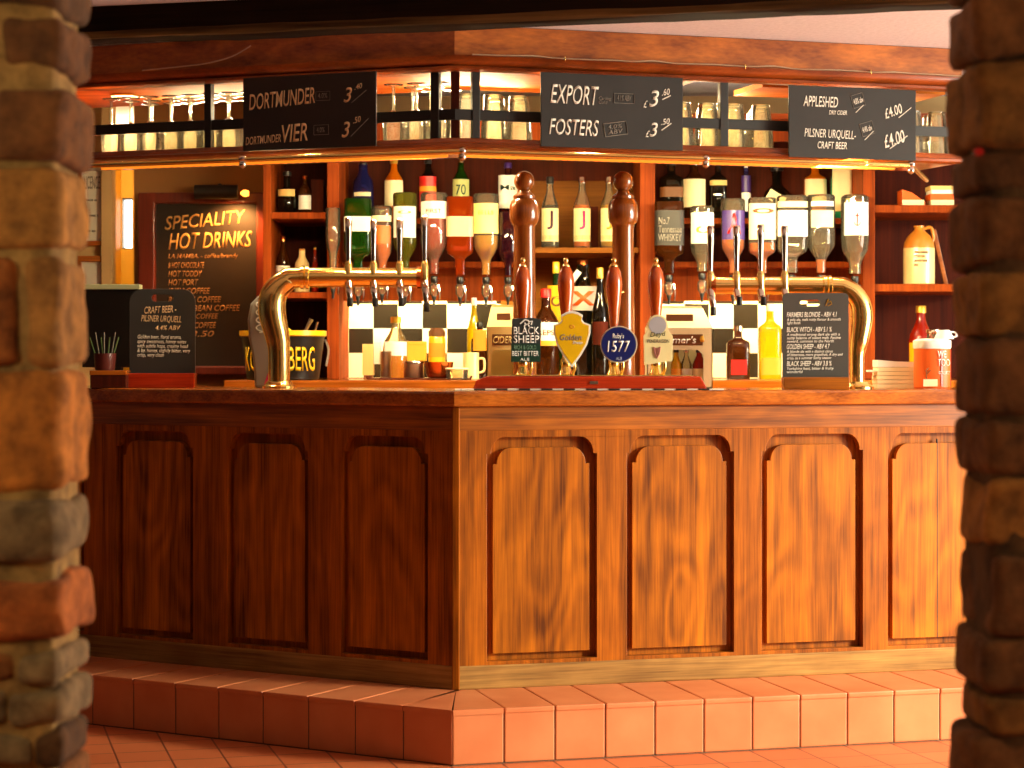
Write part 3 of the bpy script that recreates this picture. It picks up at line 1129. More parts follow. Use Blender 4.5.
line_mark(t, B(.845, .73, .915, .63), .0018, M_chalk)

t, B = price_board('black price board with small neat chalk lettering, next to the dark pier', 789, 916, 1.817, 2.05)
text(t, 'APPLESHED', B(.11, .14, .38, .29), M_chalk, shear=.15, rot=-.01)
text(t, 'DRY CIDER', B(.31, .33, .45, .39), M_chalk, shear=.2, rot=.01)
text(t, '4.8% abv', B(.50, .14, .58, .22), M_chalk, shear=.2, rot=.3)
rect_mark(t, B(.49, .09, .585, .27), .0010, M_chalkdim, .3)
line_mark(t, B(.52, .35, .58, .24), .0013, M_chalk)
text(t, '£4.00', B(.74, .24, .89, .38), M_chalk, shear=.25, rot=.35)
line_mark(t, B(.86, .40, .96, .25), .0013, M_chalk)
text(t, 'PILSNER URQUELL-', B(.12, .60, .52, .74), M_chalk, shear=.15, rot=-.02)
text(t, 'CRAFT BEER', B(.22, .77, .45, .87), M_chalk, shear=.15, rot=.0)
text(t, '4.4% abv', B(.57, .53, .65, .61), M_chalk, shear=.2, rot=.3)
rect_mark(t, B(.56, .48, .66, .66), .0010, M_chalkdim, .3)
line_mark(t, B(.59, .73, .66, .60), .0013, M_chalk)
text(t, '£4.00', B(.735, .61, .91, .79), M_chalk, shear=.25, rot=.3)
line_mark(t, B(.79, .84, .93, .65), .0016, M_chalk)

# ------------------------------------------------------------------ back bar
YF, YK = 7.70, 8.16
bb = thing('back_bar', 'tall wooden back bar with open shelves behind the counter', 'shelf unit', (0, 0, 0))
Z_BC = 1.088
Z_DV = 1.0895


def bbox_(name, px0, px1, y0, y1, z0, z1, mat, bev=0.002, Yref=YF):
    return MB().box(WX(px0, Yref), WX(px1, Yref), y0, y1, z0, z1, bev).build(name, mat, bb)


for px0, px1, mt in ((263, 271, M_back), (327, 339, M_back), (640, 655, M_back), (863, 875, M_back)):
    bbox_('divider', px0, px1, YF, YK, Z_DV, 2.05, mt)
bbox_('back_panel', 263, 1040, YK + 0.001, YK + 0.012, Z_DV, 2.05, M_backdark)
bbox_('header', 263, 1040, YF + 0.001, YF + 0.03, 1.97, 2.05, M_back)
bbox_('crown', 258, 1040, YF - 0.03, YK, 2.05, 2.07, M_cornice)
bbox_('centre_back', 500, 640, YK - 0.03, YK - 0.001, 1.3, 1.86, M_backpale)
sh = []
zs_n = WZ(212, YF)
zs_n2 = WZ(292, YF)
bbox_('shelf', 271, 327, YF + 0.01, YK, zs_n - 0.024, zs_n, M_back)
bbox_('shelf', 271, 327, YF + 0.01, YK, zs_n2 - 0.022, zs_n2, M_back)
zs_u = WZ(219, 7.95)
bbox_('shelf', 339, 522, 7.90, YK, zs_u - 0.022, zs_u, M_back)
bbox_('shelf', 655, 863, 7.90, YK, zs_u - 0.022, zs_u, M_back)
zs_o = WZ(262, 7.85)
bbox_('optic_rail', 339, 522, 7.82, YK, zs_o - 0.022, zs_o, M_back)
bbox_('optic_rail', 655, 863, 7.82, YK, zs_o - 0.022, zs_o, M_back)
bbox_('apron', 339, 522, 7.92, 7.94, WZ(301, 7.93), zs_o - 0.02, M_back)
bbox_('apron', 655, 863, 7.92, 7.94, WZ(301, 7.93), zs_o - 0.02, M_back)
zs_j = WZ(247.5, YF + .05)
bbox_('shelf', 516, 640, YF + 0.05, YK, zs_j - 0.02, zs_j, M_backpale)
zs_r1 = WZ(205, YF + .02); zs_r2 = WZ(284, YF + .02)
bbox_('shelf', 875, 1000, YF + 0.02, YK, zs_r1 - 0.028, zs_r1, M_back)
bbox_('shelf', 875, 1000, YF + 0.02, YK, zs_r2 - 0.028, zs_r2, M_back)
bc = MB().box(WX(225, 7.4), WX(1060, 7.4), 7.37, YK, 1.05, Z_BC, 0.004).build('back_counter', M_top)
tag(bc, 'orange wooden back counter below the spirit shelves', 'counter')
bcb = MB().box(WX(240, 7.50), WX(1060, 7.50), 7.52, YK, 0.0, 1.05).build('carcass', M_backdark, bc)


# checkered tiles of the splashback
def checker_mat(name):
    m, nt, b = newmat(name)
    L = nt.links.new
    tc = nt.nodes.new('ShaderNodeTexCoord')
    ck = nt.nodes.new('ShaderNodeTexChecker'); ck.inputs['Scale'].default_value = 1 / 0.0962
    ck.inputs['Color1'].default_value = lin((38, 32, 26)); ck.inputs['Color2'].default_value = lin((238, 228, 196))
    mp = nt.nodes.new('ShaderNodeMapping'); mp.inputs['Location'].default_value = (0, 0.5 * 0.0962, 0)
    L(tc.outputs['Object'], mp.inputs['Vector']); L(mp.outputs['Vector'], ck.inputs['Vector'])
    L(ck.outputs['Color'], b.inputs['Base Color'])
    b.inputs['Roughness'].default_value = 0.15
    return m


M_check = checker_mat('checker_tile')
for nm, px0, px1, dark_px in (('trim_1', 339, 522, 447), ('trim_2', 655, 863, 709)):
    o = MB().box(WX(px0, 8.14) - WX(dark_px, 8.14), WX(px1, 8.14) - WX(dark_px, 8.14), 0, 0.012, -0.003, 3.2 * 0.0962).build(nm, M_check)
    o.location = (WX(dark_px, 8.14), 8.145, Z_BC + 0.003)
    struct(o)

# ------------------------------------------------------------------ bottles
PROF = {
    'std': [(0.9, 0), (1, .02), (1, .58), (.95, .64), (.66, .72), (.40, .78), (.34, .83), (.33, .96)],
    'sq': [(0.93, 0), (1, .015), (1, .66), (.93, .70), (.5, .745), (.36, .775), (.34, .82), (.34, .96)],
    'wine': [(0.9, 0), (1, .02), (1, .52), (.9, .61), (.52, .74), (.37, .82), (.33, .96)],
    'round': [(.62, 0), (.85, .06), (1, .2), (1, .36), (.8, .52), (.45, .61), (.33, .66), (.31, .96)],
    'fat': [(.8, 0), (1, .03), (1, .55), (.9, .68), (.5, .8), (.42, .86), (.42, .96)],
    'slim': [(0.9, 0), (1, .02), (1, .5), (.9, .6), (.6, .72), (.5, .8), (.46, .96)],
}


def bottle(label, px, ytop, zb, Y, wpx, prof, glass_m, cap_m=None, labels=(), inv=False, p=2.0, group=None, liquid=None, depth=1.0, lean=0.0, name='bottle', yneck=None):
    s_ = Y / FOC
    r = wpx * s_ / 2
    if inv:
        zt = WZ(ytop, Y); zb = WZ(yneck, Y)
    else:
        zt = WZ(ytop, Y)
    h = zt - zb
    t = thing(name, label, 'bottle', (WX(px, Y), Y, zb + (0 if inv else .0008)), 0, group)
    fl = h if inv else None
    pr_ = [(a * r, b_ * h) for a, b_ in PROF[prof]]
    # square section only on the body: the neck stays round by its own small radius
    MB().lathe(pr_, 24, p, (0, 0, 0), 1, depth, fl).build('glass', glass_m, t, 45)
    if liquid:
        lm, lev = liquid
        lp = []
        for a, b_ in PROF[prof]:
            if b_ < lev:
                lp.append((a * r * 0.93, max(b_, .02) * h))
        if inv:
            # inverted: liquid fills neck and lower part
            lp = [(a * r * 0.93, b_ * h) for a, b_ in PROF[prof] if b_ > 1 - lev]
            full = [(a * r * 0.93, b_ * h) for a, b_ in PROF[prof]]
            k = 1 - lev
            for (a0, b0), (a1, b1) in zip(PROF[prof][:-1], PROF[prof][1:]):
                if b0 <= k <= b1:
                    q = a0 + (a1 - a0) * (k - b0) / max(1e-6, b1 - b0)
                    lp = [(q * r * 0.93, k * h)] + lp
                    break
        else:
            for (a0, b0), (a1, b1) in zip(PROF[prof][:-1], PROF[prof][1:]):
                if b0 <= lev <= b1:
                    q = a0 + (a1 - a0) * (lev - b0) / max(1e-6, b1 - b0)
                    lp.append((q * r * 0.93, lev * h))
                    break
        if len(lp) >= 2:
            MB().lathe(lp, 20, p, (0, 0, 0), 1, depth, fl).build('liquid', lm, t, 45)
    if cap_m:
        if not inv:
            MB().lathe([(r * .33, .90 * h), (r * .41, .905 * h), (r * .41, .99 * h), (r * .36, h)], 16).build('cap', cap_m, t, 40)
    for lb in labels:
        y0, y1, lm, half_ = lb[:4]
        z0, z1 = WZ(y1, Y) - zb, WZ(y0, Y) - zb
        z0 = max(z0, 0.004)
        # radius of the glass under the label
        rr = 0
        for f in (0, .5, 1):
            zf = (z0 + (z1 - z0) * f) / h
            zf = 1 - zf if inv else zf
            for (a0, b0), (a1, b1) in zip(PROF[prof][:-1], PROF[prof][1:]):
                if b0 <= zf <= b1:
                    rr = max(rr, (a0 + (a1 - a0) * (zf - b0) / max(1e-6, b1 - b0)) * r)
        o = MB().band(rr, z0, z1, half_, p, 1, depth).build('paper_label', lm, t, 60)
        if len(lb) > 4 and lb[4]:
            w_ = rr * (0.62 if p == 2 else 0.8) * min(1, half_) * (lb[7] if len(lb) > 7 else 1)
            fx = lb[6] if len(lb) > 6 else (0.2, 0.8)
            hh_ = z1 - z0
            text(o, lb[4], (-w_, z0 + hh_ * fx[0], w_, z0 + hh_ * fx[1]), lb[5], -0.0002 if p == 2 else -(rr * depth + .0014), bend=(rr + .0018) if p == 2 else None)
    return t


ROW = 7.63    # optics row
W = 1.25
# optics, first bay
OPT = []


def optic_bottle(label, px, ytop, yneck, wpx, prof, g, labels, liquid=None, p=2.0, depth=1.0):
    t = bottle(label, px, ytop, 0, ROW, wpx, prof, g, None, labels, True, p, 'upturned spirit bottles on the optics', liquid, depth, yneck=yneck)
    OPT.append((px, yneck))
    return t


optic_bottle('clear glass bottle upturned on an optic next to the orange divider', 333, 208, 270, 15, 'slim', G_clear, [], (G_clear, .3))
optic_bottle('green square gin bottle upturned, wide white label', 358, 199, 277, 27, 'sq', G_green, [(217, 232, M_paper, 1.2)], None, 5, .85)
optic_bottle('small amber bottle upturned between green and cream-labelled bottles', 382, 206, 275, 21, 'fat', G_clear, [(216, 222, M_cream, 1.1), (226, 244, M_orange, .9)], (G_amber, .7))
optic_bottle('pale green glass bottle upturned, large white label with round seal', 405, 193, 277, 24, 'std', G_olive, [(207, 238, M_paper, 1.15, 'o', M_amberbox, (.76, .86))], None)
optic_bottle('whisky bottle upturned, arched white label over red spirit', 434, 193, 277, 27, 'std', G_clear, [(202, 219, M_paper, 1.2, 'FIRST', M_brownprint, (.3, .55))], (G_red, .72))
optic_bottle('square red spirit bottle upturned, pale pink label', 460, 197, 278, 27, 'sq', glass('rust_spirit', (170, 58, 8), .6), [(217, 237, plain('pink_paper', (240, 176, 136), .6), 1.1)], None, 5, .85)
optic_bottle('broad bottle upturned, big yellow label over golden spirit', 486, 194, 278, 26, 'std', G_clear, [(204, 234, plain('yellow_paper', (246, 222, 130), .6), 1.2, 'BELLS', M_amberbox, (.62, .76))], (G_gold, .5))
optic_bottle('plum-coloured spirit bottle upturned beside the first turned post', 508, 212, 278, 20, 'std', G_plum, [], None)
# optics, second bay
optic_bottle('square whiskey bottle upturned, black label with grey print', 669, 202, 276, 29, 'sq', G_brown, [(211, 246, M_ink, 1.15, 'No.7\nTennessee\nWHISKEY', M_chalkdim, (.12, .8))], (G_brown, .7), 5, .85)
optic_bottle('frosted white rum bottle upturned, small yellow sun on label', 702, 206, 274, 24, 'fat', G_clear, [(213, 244, M_paper, 1.2, 'o', M_yellow, (.32, .56))], (G_clear, .3))
optic_bottle('bottle upturned, purple label with red figure over orange spirit', 733, 199, 276, 24, 'std', G_clear, [(211, 240, M_purple, 1.15, 'A', M_red, (.2, .9))], (G_amber, .6))
optic_bottle('bottle upturned, plain cream label with a dark seal over amber spirit', 762, 198, 276, 27, 'sq', G_clear, [(204, 240, M_cream, 1.15, 'o', M_brownprint, (.72, .86))], (G_amber, .42), 4, .8)
optic_bottle('clear vodka bottle upturned, blank bright white label', 792, 196, 276, 30, 'sq', G_clear, [(211, 237, M_white, 1.15), (202, 208, M_cream, 1.15)], None, 4, .8)
optic_bottle('ribbed clear bottle upturned, square cream label', 821, 195, 276, 28, 'std', G_clear, [(211, 228, M_cream, .9), (202, 207, M_white, .9)], (G_amber, .2))
ab = optic_bottle('clear bottle upturned, white label with a small red anchor', 855, 195, 277, 28, 'fat', G_clear, [(203, 236, M_white, 1.0)], (G_clear, .3))
a_s = ROW / FOC
a_z = lambda y: WZ(y, ROW) - WZ(277, ROW)
strokes(ab, [[(0, a_z(214)), (0, a_z(226))], [(-3 * a_s, a_z(223)), (-2.2 * a_s, a_z(225.6)), (0, a_z(226.5)), (2.2 * a_s, a_z(225.6)), (3 * a_s, a_z(223))], [(-1.8 * a_s, a_z(216.5)), (1.8 * a_s, a_z(216.5))]], .0019, M_red, -14 * a_s - .0022, 'anchor_mark')

# spirit measures below the upturned bottles
opt0 = None
ORD = ['first', 'second', 'third', 'fourth', 'fifth', 'sixth', 'seventh', 'eighth', 'ninth', 'tenth', 'eleventh', 'twelfth', 'thirteenth', 'fourteenth', 'fifteenth']
NAMES = ['clear glass bottle by the orange divider', 'green gin bottle', 'small amber bottle', 'pale green bottle', 'arched white label bottle', 'pink label bottle', 'yellow label bottle', 'plum bottle', 'black label whiskey', 'yellow sun bottle', 'purple label bottle', 'cream label bottle with dark seal', 'blank white label bottle', 'ribbed clear bottle', 'red anchor bottle']
for i, (px, yn) in enumerate(OPT):
    zb = WZ(yn, ROW)
    lab = 'black and chrome spirit optic under the ' + NAMES[i]
    loc = (WX(px, ROW), ROW, zb)
    if opt0 is None:
        t = thing('spirit_optic', lab, 'spirit optic', loc, 0, 'spirit optics')
        MB().lathe([(.012, 0.004), (.014, 0.0), (.014, -.016), (.011, -.022)], 14).build('collar', M_blackpl, t, 40)
        MB().lathe([(.010, -.022), (.017, -.030), (.017, -.058), (.009, -.07)], 16).build('measure', G_clear, t, 40)
        MB().lathe([(.008, -.07), (.009, -.074), (.005, -.088), (.004, -.105)], 12).build('spout', M_blackpl, t, 40)
        MB().tube([(0.0, .012, -.008), (0.016, .04, -.008), (0.016, .195, -.008)], .004, 8, 1).build('bracket', M_chrome, t, 40)
        MB().tube([(0.017, -0.004, -.03), (0.022, -0.01, -.06), (0.02, -0.012, -.09)], .003, 6, 3).build('lever', M_chrome, t, 40)
        opt0 = t
    else:
        dup(opt0, loc, 0, lab)

# upper back row, upright
UP = 8.02
bottle('dark blue bottle standing behind the green gin bottle', 363, 163, zs_u, UP, 21, 'fat', G_blue, M_blackpl, [(193, 197, M_cream, .9)], group='upright bottles on the top shelf')
bottle('bottle with long cream label and gold neck on the top shelf', 394, 158, zs_u, UP, 19, 'std', G_amber, M_gold, [(181, 207, M_cream, 1.2)], group='upright bottles on the top shelf')
bottle('dark bottle with bright red and yellow label on the top shelf', 428, 158, zs_u, UP, 18, 'std', G_dark, M_blackpl, [(177, 187, M_red, 1.2), (187, 192, M_amberbox, 1.2), (192, 212, M_red, 1.2)], group='upright bottles on the top shelf')
bottle('dark green bottle with pale green label and silver pourer', 461, 157, zs_u, UP, 17, 'std', G_green, M_chrome, [(180, 206, plain('sage_paper', (186, 190, 120), .6), 1.2, '70', M_green, (.4, .8))], group='upright bottles on the top shelf')
bottle('dark bottle with tall white label next to the first turned post', 508, 163, zs_u, UP, 19, 'sq', G_plum, M_purple, [(176, 209, M_white, 1.2, 'Ma', M_green, (.55, .7))], p=3, group='upright bottles on the top shelf')
bottle('black square bottle with faint gold print beside the middle divider', 671, 160, zs_u, UP, 24, 'sq', G_dark, M_blackpl, [(188, 198, M_brownprint, 1.0)], p=4, group='upright bottles on the top shelf')
bottle('amber bottle with broad cream label on the top shelf near the divider', 694, 160, zs_u, UP, 24, 'std', G_brown, M_chrome, [(180, 208, M_cream, 1.1)], group='upright bottles on the top shelf')
bottle('black bottle with tan neck label and grey side', 718, 160, zs_u, UP, 17, 'sq', G_dark, M_blackpl, [(181, 186, M_carton2, 1.1)], p=4, group='upright bottles on the top shelf')
bottle('slim purple and white bottle on the top shelf', 746, 166, zs_u, UP, 9, 'slim', G_blue, M_white, [(176, 192, M_purple, 1.4), (193, 212, M_white, 1.4)], group='upright bottles on the top shelf')
tb = bottle('round black flask bottle with a tilted cream tag', 777, 166, zs_u, UP, 30, 'round', G_dark, M_blackpl, [], group='upright bottles on the top shelf')
s7 = UP / FOC
o = MB().box(-9 * s7, 9 * s7, -17 * s7, -16 * s7, -5 * s7, 5 * s7, 0.0004).build('tag', M_cream, tb); o.rotation_euler = (0, .55, 0); o.location = (-3 * s7, 0, (219 - 198) * s7)
bottle('amber bottle with big cream label and red neck on the top shelf', 815, 160, zs_u, UP, 22, 'sq', G_amber, M_red, [(180, 207, M_cream, 1.1)], p=3, group='upright bottles on the top shelf')
bottle('green bottle mostly covered by a tall cream label, next to the end divider', 841, 158, zs_u, 7.965, 20, 'sq', plain('teal_glass', (30, 132, 100), .2), M_gold, [(166, 212, M_cream, .95)], p=4, group='upright bottles on the top shelf')

# juice bottles on the middle shelf
YJ = 7.80
for i, (px, nm, lm, gm) in enumerate(((550, 'dark', (70, 24, 44), G_dark), (582, 'pink', (170, 36, 110), G_amber), (609, 'yellow', (226, 150, 24), G_amber))):
    bottle(('juice bottle with dark letter J label and dark contents', 'juice bottle with magenta letter J label', 'juice bottle with yellow letter J label, half behind the second post')[i], px, 177, zs_j, YJ, 18, 'wine', G_clear, M_blackpl if i == 0 else M_chrome,
           [(209, 242, plain('juice_paper', (222, 206, 150), .6), 1.15, 'J', plain('j_' + nm, lm, .5), (.36, .92), .55), (236, 240.5, plain('juice_trim', (188, 168, 108), .6), 1.1)], group='juice bottles on the middle shelf', liquid=(gm if i != 2 else G_gold, .6))
bx = MB().box(-.02, .02, -.03, .03, 0, .17, .002).build('bottle_box', M_backdark)
bx.location = (WX(593, 8.00), 8.02, zs_j + .0008)
tag(bx, 'narrow dark box behind the magenta letter J bottle', 'box')

# niche bottles (near the hot drinks board)
bottle('squat dark bottle with red contents on the upper niche shelf', 287, 172, zs_n, 7.85, 21, 'round', G_dark, M_blackpl, [(190, 197, M_carton2, 1.0)], liquid=(G_red, .35), group='niche shelf bottles')
bottle('small brown bottle wearing a white label on the upper niche shelf', 305, 176, zs_n, 7.85, 13, 'std', G_brown, M_copper, [(196, 210, M_white, 1.2)], group='niche shelf bottles')
tag(MB().box(-.024, .024, -.03, .03, 0, .135, .003).build('spirit_box', M_backdark), 'dark brown upright spirit box beside small white-labelled bottle', 'box').location = (WX(318, 7.9), 7.9, zs_n + .0008)
bottle('brown bottle with white shoulders on the lower niche shelf', 283, 236, zs_n2, 7.85, 14, 'wine', G_brown, M_copper, [(266, 290, M_white, 1.4), ], group='niche shelf bottles')
bottle('cream stone bottle on the lower niche shelf', 302, 249, zs_n2, 7.85, 15, 'fat', M_stone1, M_stone2, [], group='niche shelf bottles')
bottle('slim bottle, red below and gold above, on the lower niche shelf', 315, 248, zs_n2, 7.85, 7, 'slim', G_red, M_gold, [], group='niche shelf bottles')

# bottles behind the pumps, standing on the back counter
bottle('whisky bottle with red cap and white and orange label behind the pumps', 546, 289, Z_BC, 7.64, 27, 'std', G_brown, M_red, [(323, 341, M_paper, 1.2, 'REPS', M_brownprint, (.3, .6)), (341, 346, M_amberbox, 1.2)], liquid=(G_plum, .5))
bottle('bottle with bright yellow label and yellow cap behind the red-capped whisky', 556, 262, Z_BC, 7.82, 18, 'wine', G_green, M_yellow, [(286, 328, M_yellow, 1.2, 'o', M_brownprint, (.5, .75))])
tb = bottle('dark tequila bottle with square grey label and tilted white neck tag', 583, 260, Z_BC, 7.82, 30, 'fat', G_dark, M_copper, [(287, 311, plain('grey_paper', (190, 180, 166), .6), 1.0, 'x', M_orange, (.2, .8))], p=3)
s7 = 7.82 / FOC
o = MB().box(-3 * s7, 3 * s7, -.006, -.004, -8 * s7, 8 * s7, .0004).build('tag', M_white, tb); o.rotation_euler = (0, .65, 0); o.location = (-9 * s7, -13 * s7, (381 - 280) * s7)
bottle('black wine bottle with gold neck foil behind the shield pump clip', 600, 268, Z_BC, 7.70, 18, 'wine', G_dark, M_gold, [(322, 345, M_backdark, 1.0)])
bottle('black wine bottle standing beside the second turned post', 612, 266, Z_BC, 7.85, 15, 'wine', G_dark, M_gold, [])

# bottles and jars before the tiles
YT = 7.85
bottle('clear champagne-shaped bottle with yellowish wine on the back counter', 396, 317, Z_BC, YT, 26, 'wine', G_clear, M_gold, [(342, 356, M_white, 1.0)], liquid=(G_gold, .5))
bottle('slim lime-yellow bottle before the white tiles', 474, 298, Z_BC + .012, YT, 14, 'wine', G_yellow, M_white, [])
bottle('dark brown bottle with orange oval label before the tiles', 480, 322, Z_BC, 7.78, 18, 'sq', G_brown, M_blackpl, [(330, 351, M_amberbox, .7)], p=3)
b = bottle('square dark brown liqueur bottle before the checkered tiles', 738, 326, Z_BC, 7.75, 23, 'sq', G_brown, M_chrome, [(360, 375, M_red, .6)], p=5, depth=.8)
b = bottle('bright yellow liqueur bottle with blue and white pourer', 770, 304, Z_BC, 7.75, 22, 'sq', G_yellow, M_white, [(358, 375, M_amberbox, .8)], p=4, depth=.85)
MB().lathe([(.0095, WZ(318, 7.75) - Z_BC), (.0105, WZ(316, 7.75) - Z_BC), (.008, WZ(312, 7.75) - Z_BC)], 12).build('blue_ring', plain('pale_blue', (110, 176, 216), .4), b)

# odds and ends on the back counter
def on_counter(name, label, cat, px, Y, group=None, dz=0.0):
    return thing(name, label, cat, (WX(px, Y), Y, Z_BC + dz), 0, group), Y / FOC


tr = MB().prism([[(-.19, 0), (.19, 0), (.195, .014), (.188, .014), (.185, .005), (-.185, .005), (-.188, .014), (-.195, .014)]], -.09, .09).build('serving_tray', M_backdark)
tr.location = (WX(420, 7.68), 7.68, Z_BC)
tag(tr, 'long brown serving tray on the back counter holding tins and a bowl', 'tray')
t, s_ = on_counter('tissue_box', 'beige box with a white side next to the orange divider', 'box', 369, 7.82)
MB().box(-6 * s_, 5 * s_, -.03, .03, 4 * s_, 35 * s_, .002).build('body', M_carton2, t)
MB().box(5 * s_, 11 * s_, -.02, .04, 15 * s_, 37 * s_, .002).build('white_panel', M_paper, t)
MB().box(-5 * s_, 4 * s_, -.025, .025, 0, 4 * s_, .001).build('foot', M_brownprint, t)
t, s_ = on_counter('steel_tumbler', 'tall ribbed steel tumbler beside the beige box', 'tumbler', 386, 7.78)
MB().lathe([(4.6 * s_, 0), (5.2 * s_, 1 * s_), (5.6 * s_, 28 * s_), (5.0 * s_, 28 * s_), (4.6 * s_, 4 * s_)], 20).build('body', M_steel, t, 40)
MB().lathe([(5.3 * s_, 0), (5.8 * s_, .5 * s_), (5.8 * s_, 2 * s_), (5.3 * s_, 2.5 * s_)], 20).build('base_ring', M_chrome, t, 40)
t, s_ = on_counter('steel_tin', 'round steel tin on the brown tray beneath the amber box', 'tin', 414, 7.70, None, .006)
MB().lathe([(9.6 * s_, 0), (10 * s_, .6 * s_), (10 * s_, 15 * s_)], 24).build('body', M_steel, t, 40)
MB().lathe([(10.3 * s_, 14.6 * s_), (10.4 * s_, 16 * s_), (9.8 * s_, 17 * s_)], 24).build('rim', M_chrome, t, 40)
t, s_ = on_counter('snack_box', 'amber cardboard box standing on the steel tin', 'box', 417, 7.70, None, .006 + 17 * 7.70 / FOC)
MB().box(-9.5 * s_, 9.5 * s_, -.03, .03, 0, 19 * s_, .002).build('body', M_amberbox, t)
MB().box(-9.6 * s_, 9.6 * s_, -.031, .031, 16 * s_, 19.4 * s_, .002).build('lid', M_amberbox, t)
t, s_ = on_counter('copper_bowl', 'small copper bowl on the brown tray', 'bowl', 439, 7.68, None, .006)
MB().lathe([(10 * s_, 0), (12 * s_, 1 * s_), (13.5 * s_, 8 * s_), (14.5 * s_, 15 * s_), (14.8 * s_, 16 * s_), (13.8 * s_, 16 * s_), (12.5 * s_, 8 * s_), (9 * s_, 2 * s_)], 24).build('body', M_copper, t, 40)
t, s_ = on_counter('mustard_jar', 'tall yellow jar with a dark lid behind the copper bowl', 'jar', 437, 7.85)
MB().lathe([(7.5 * s_, 0), (8.4 * s_, 1 * s_), (8.4 * s_, 40 * s_), (7.4 * s_, 43 * s_)], 20, 3).build('body', M_yellow, t, 40)
MB().lathe([(8 * s_, 42.5 * s_), (8.5 * s_, 43 * s_), (8.5 * s_, 48 * s_), (6 * s_, 51 * s_)], 20).build('lid', M_brownprint, t, 40)
MB().band(8.4 * s_, 22 * s_, 36 * s_, 1.1, 3).build('paper_label', M_amberbox, t, 40)
t, s_ = on_counter('cream_mug', 'cream pottery mug standing before the dark brown oval-label bottle', 'mug', 471, 7.68, None, .0)
MB().lathe([(7 * s_, 0), (8 * s_, .8 * s_), (8 * s_, 27 * s_), (7.2 * s_, 27 * s_), (6.5 * s_, 4 * s_)], 20).build('body', M_stone1, t, 40)
MB().tube([(8 * s_, 0, 21 * s_), (13 * s_, 0, 20 * s_), (13 * s_, 0, 9 * s_), (8 * s_, 0, 7 * s_)], 1.2 * s_, 8, 5).build('handle', M_stone1, t, 50)
t, s_ = on_counter('glass_dish', 'low ribbed glass dish beside the copper bowl', 'dish', 457, 7.59)
MB().lathe([(9 * s_, 0), (10.5 * s_, .8 * s_), (11.5 * s_, 11 * s_), (10.8 * s_, 11 * s_), (9 * s_, 2 * s_)], 22).build('body', G_clear, t, 40)
MB().lathe([(11.2 * s_, 10 * s_), (12 * s_, 11 * s_), (11.4 * s_, 12 * s_)], 22).build('rim', M_cream, t, 40)
t, s_ = on_counter('napkin_stack', 'folded cream paper napkins piled on the back counter', 'napkins', 446, 8.0)
for k in range(3):
    MB().box(-.04, .04 + .008 * k, -.03, .03, .006 * k + .0, .006 * k + .0055, .001).build('napkin', M_cream, t)

# ice bucket with big yellow lettering
t, s_ = on_counter('ice_bucket', 'black ice bucket with yellow rim and yellow letters behind the brass font', 'ice bucket', 283, 7.53)
MB().lathe([(34 * s_, 0), (36 * s_, 1 * s_), (41 * s_, 40 * s_), (42 * s_, 44 * s_), (40 * s_, 44 * s_), (38 * s_, 20 * s_), (34 * s_, 3 * s_)], 40).build('body', M_blackpl, t, 40)
MB().lathe([(42 * s_, 43 * s_), (43.5 * s_, 44 * s_), (43.5 * s_, 49 * s_), (40.5 * s_, 49 * s_), (40.5 * s_, 44 * s_)], 40).build('rim', M_yellow, t, 40)
text(t, 'KOPPARBERG', (-41 * s_, 9 * s_, 40 * s_, 33 * s_), M_yellow, 0.0, bend=41.0 * s_, depth=.001)
MB().tube([(42 * s_, 0, 40 * s_), (46 * s_, -4 * s_, 30 * s_), (44 * s_, -10 * s_, 14 * s_)], 1.2 * s_, 6, 4).build('handle', M_steel, t, 50)
sc_ = MB().tube([(0, 0, -.04), (.03, .0, .02), (.045, 0, .05)], [.006, .006, .009], 8, 3).build('ice_scoop', M_steel, None, 50)
sc_.location = (WX(299, 7.53), 7.53, Z_BC + .17)
tag(sc_, 'handle of a steel scoop poking out of the black ice bucket', 'scoop')
sp_ = MB().tube([(0, 0, -.04), (.012, .0, .02), (.018, 0, .04)], [.004, .004, .005], 8, 3).build('bar_spoon', M_chrome, None, 50)
sp_.location = (WX(312, 7.53), 7.55, Z_BC + .17)
tag(sp_, 'slim bar spoon poking out of the black ice bucket', 'spoon')
le = MB().lathe([(.002, -.022), (.014, -.018), (.021, -.008), (.023, .0), (.021, .009), (.014, .018), (.004, .026)], 16, 2, (0, 0, 0), 1, 1, None, 'x').build('lemon', plain('lemon_peel', (226, 196, 60), .5, 0, .08, 60, 0, .2), None, 60)
le.location = (WX(287, 7.51), 7.51, Z_BC + .165)
tag(le, 'pale lemon lying in the top of the black ice bucket', 'lemon')

# right niche
t = thing('stoneware_jug', 'two-tone stoneware flagon with brown shoulders on the niche shelf', 'flagon', (WX(919, 7.82), 7.82, zs_r2 + .0008))
s_ = 7.82 / FOC
MB().lathe([(14.5 * s_, 0), (15.6 * s_, 1 * s_), (15.6 * s_, 36 * s_), (15.4 * s_, 37 * s_)], 28).build('lower_body', M_stone1, t, 40)
MB().lathe([(15.5 * s_, 36.5 * s_), (14.8 * s_, 42 * s_), (11 * s_, 49 * s_), (5.5 * s_, 54 * s_), (4.5 * s_, 56 * s_), (5.2 * s_, 57 * s_), (5.2 * s_, 59 * s_), (3.8 * s_, 59 * s_)], 28).build('shoulder', M_stone2, t, 40)
MB().tube([(4.5 * s_, 0, 56 * s_), (12 * s_, 0, 57 * s_), (14.5 * s_, 0, 48 * s_), (13 * s_, 0, 42 * s_)], 1.8 * s_, 8, 5).build('handle', M_stone2, t, 50)
text(t, 'xxxx xxxxx\nxxxx xxx\nxxxxx xxxx\nxxx'.replace('x', 'm'), (-8 * s_, 18 * s_, 6 * s_, 33 * s_), M_brownprint, 0.0, bend=15.7 * s_)
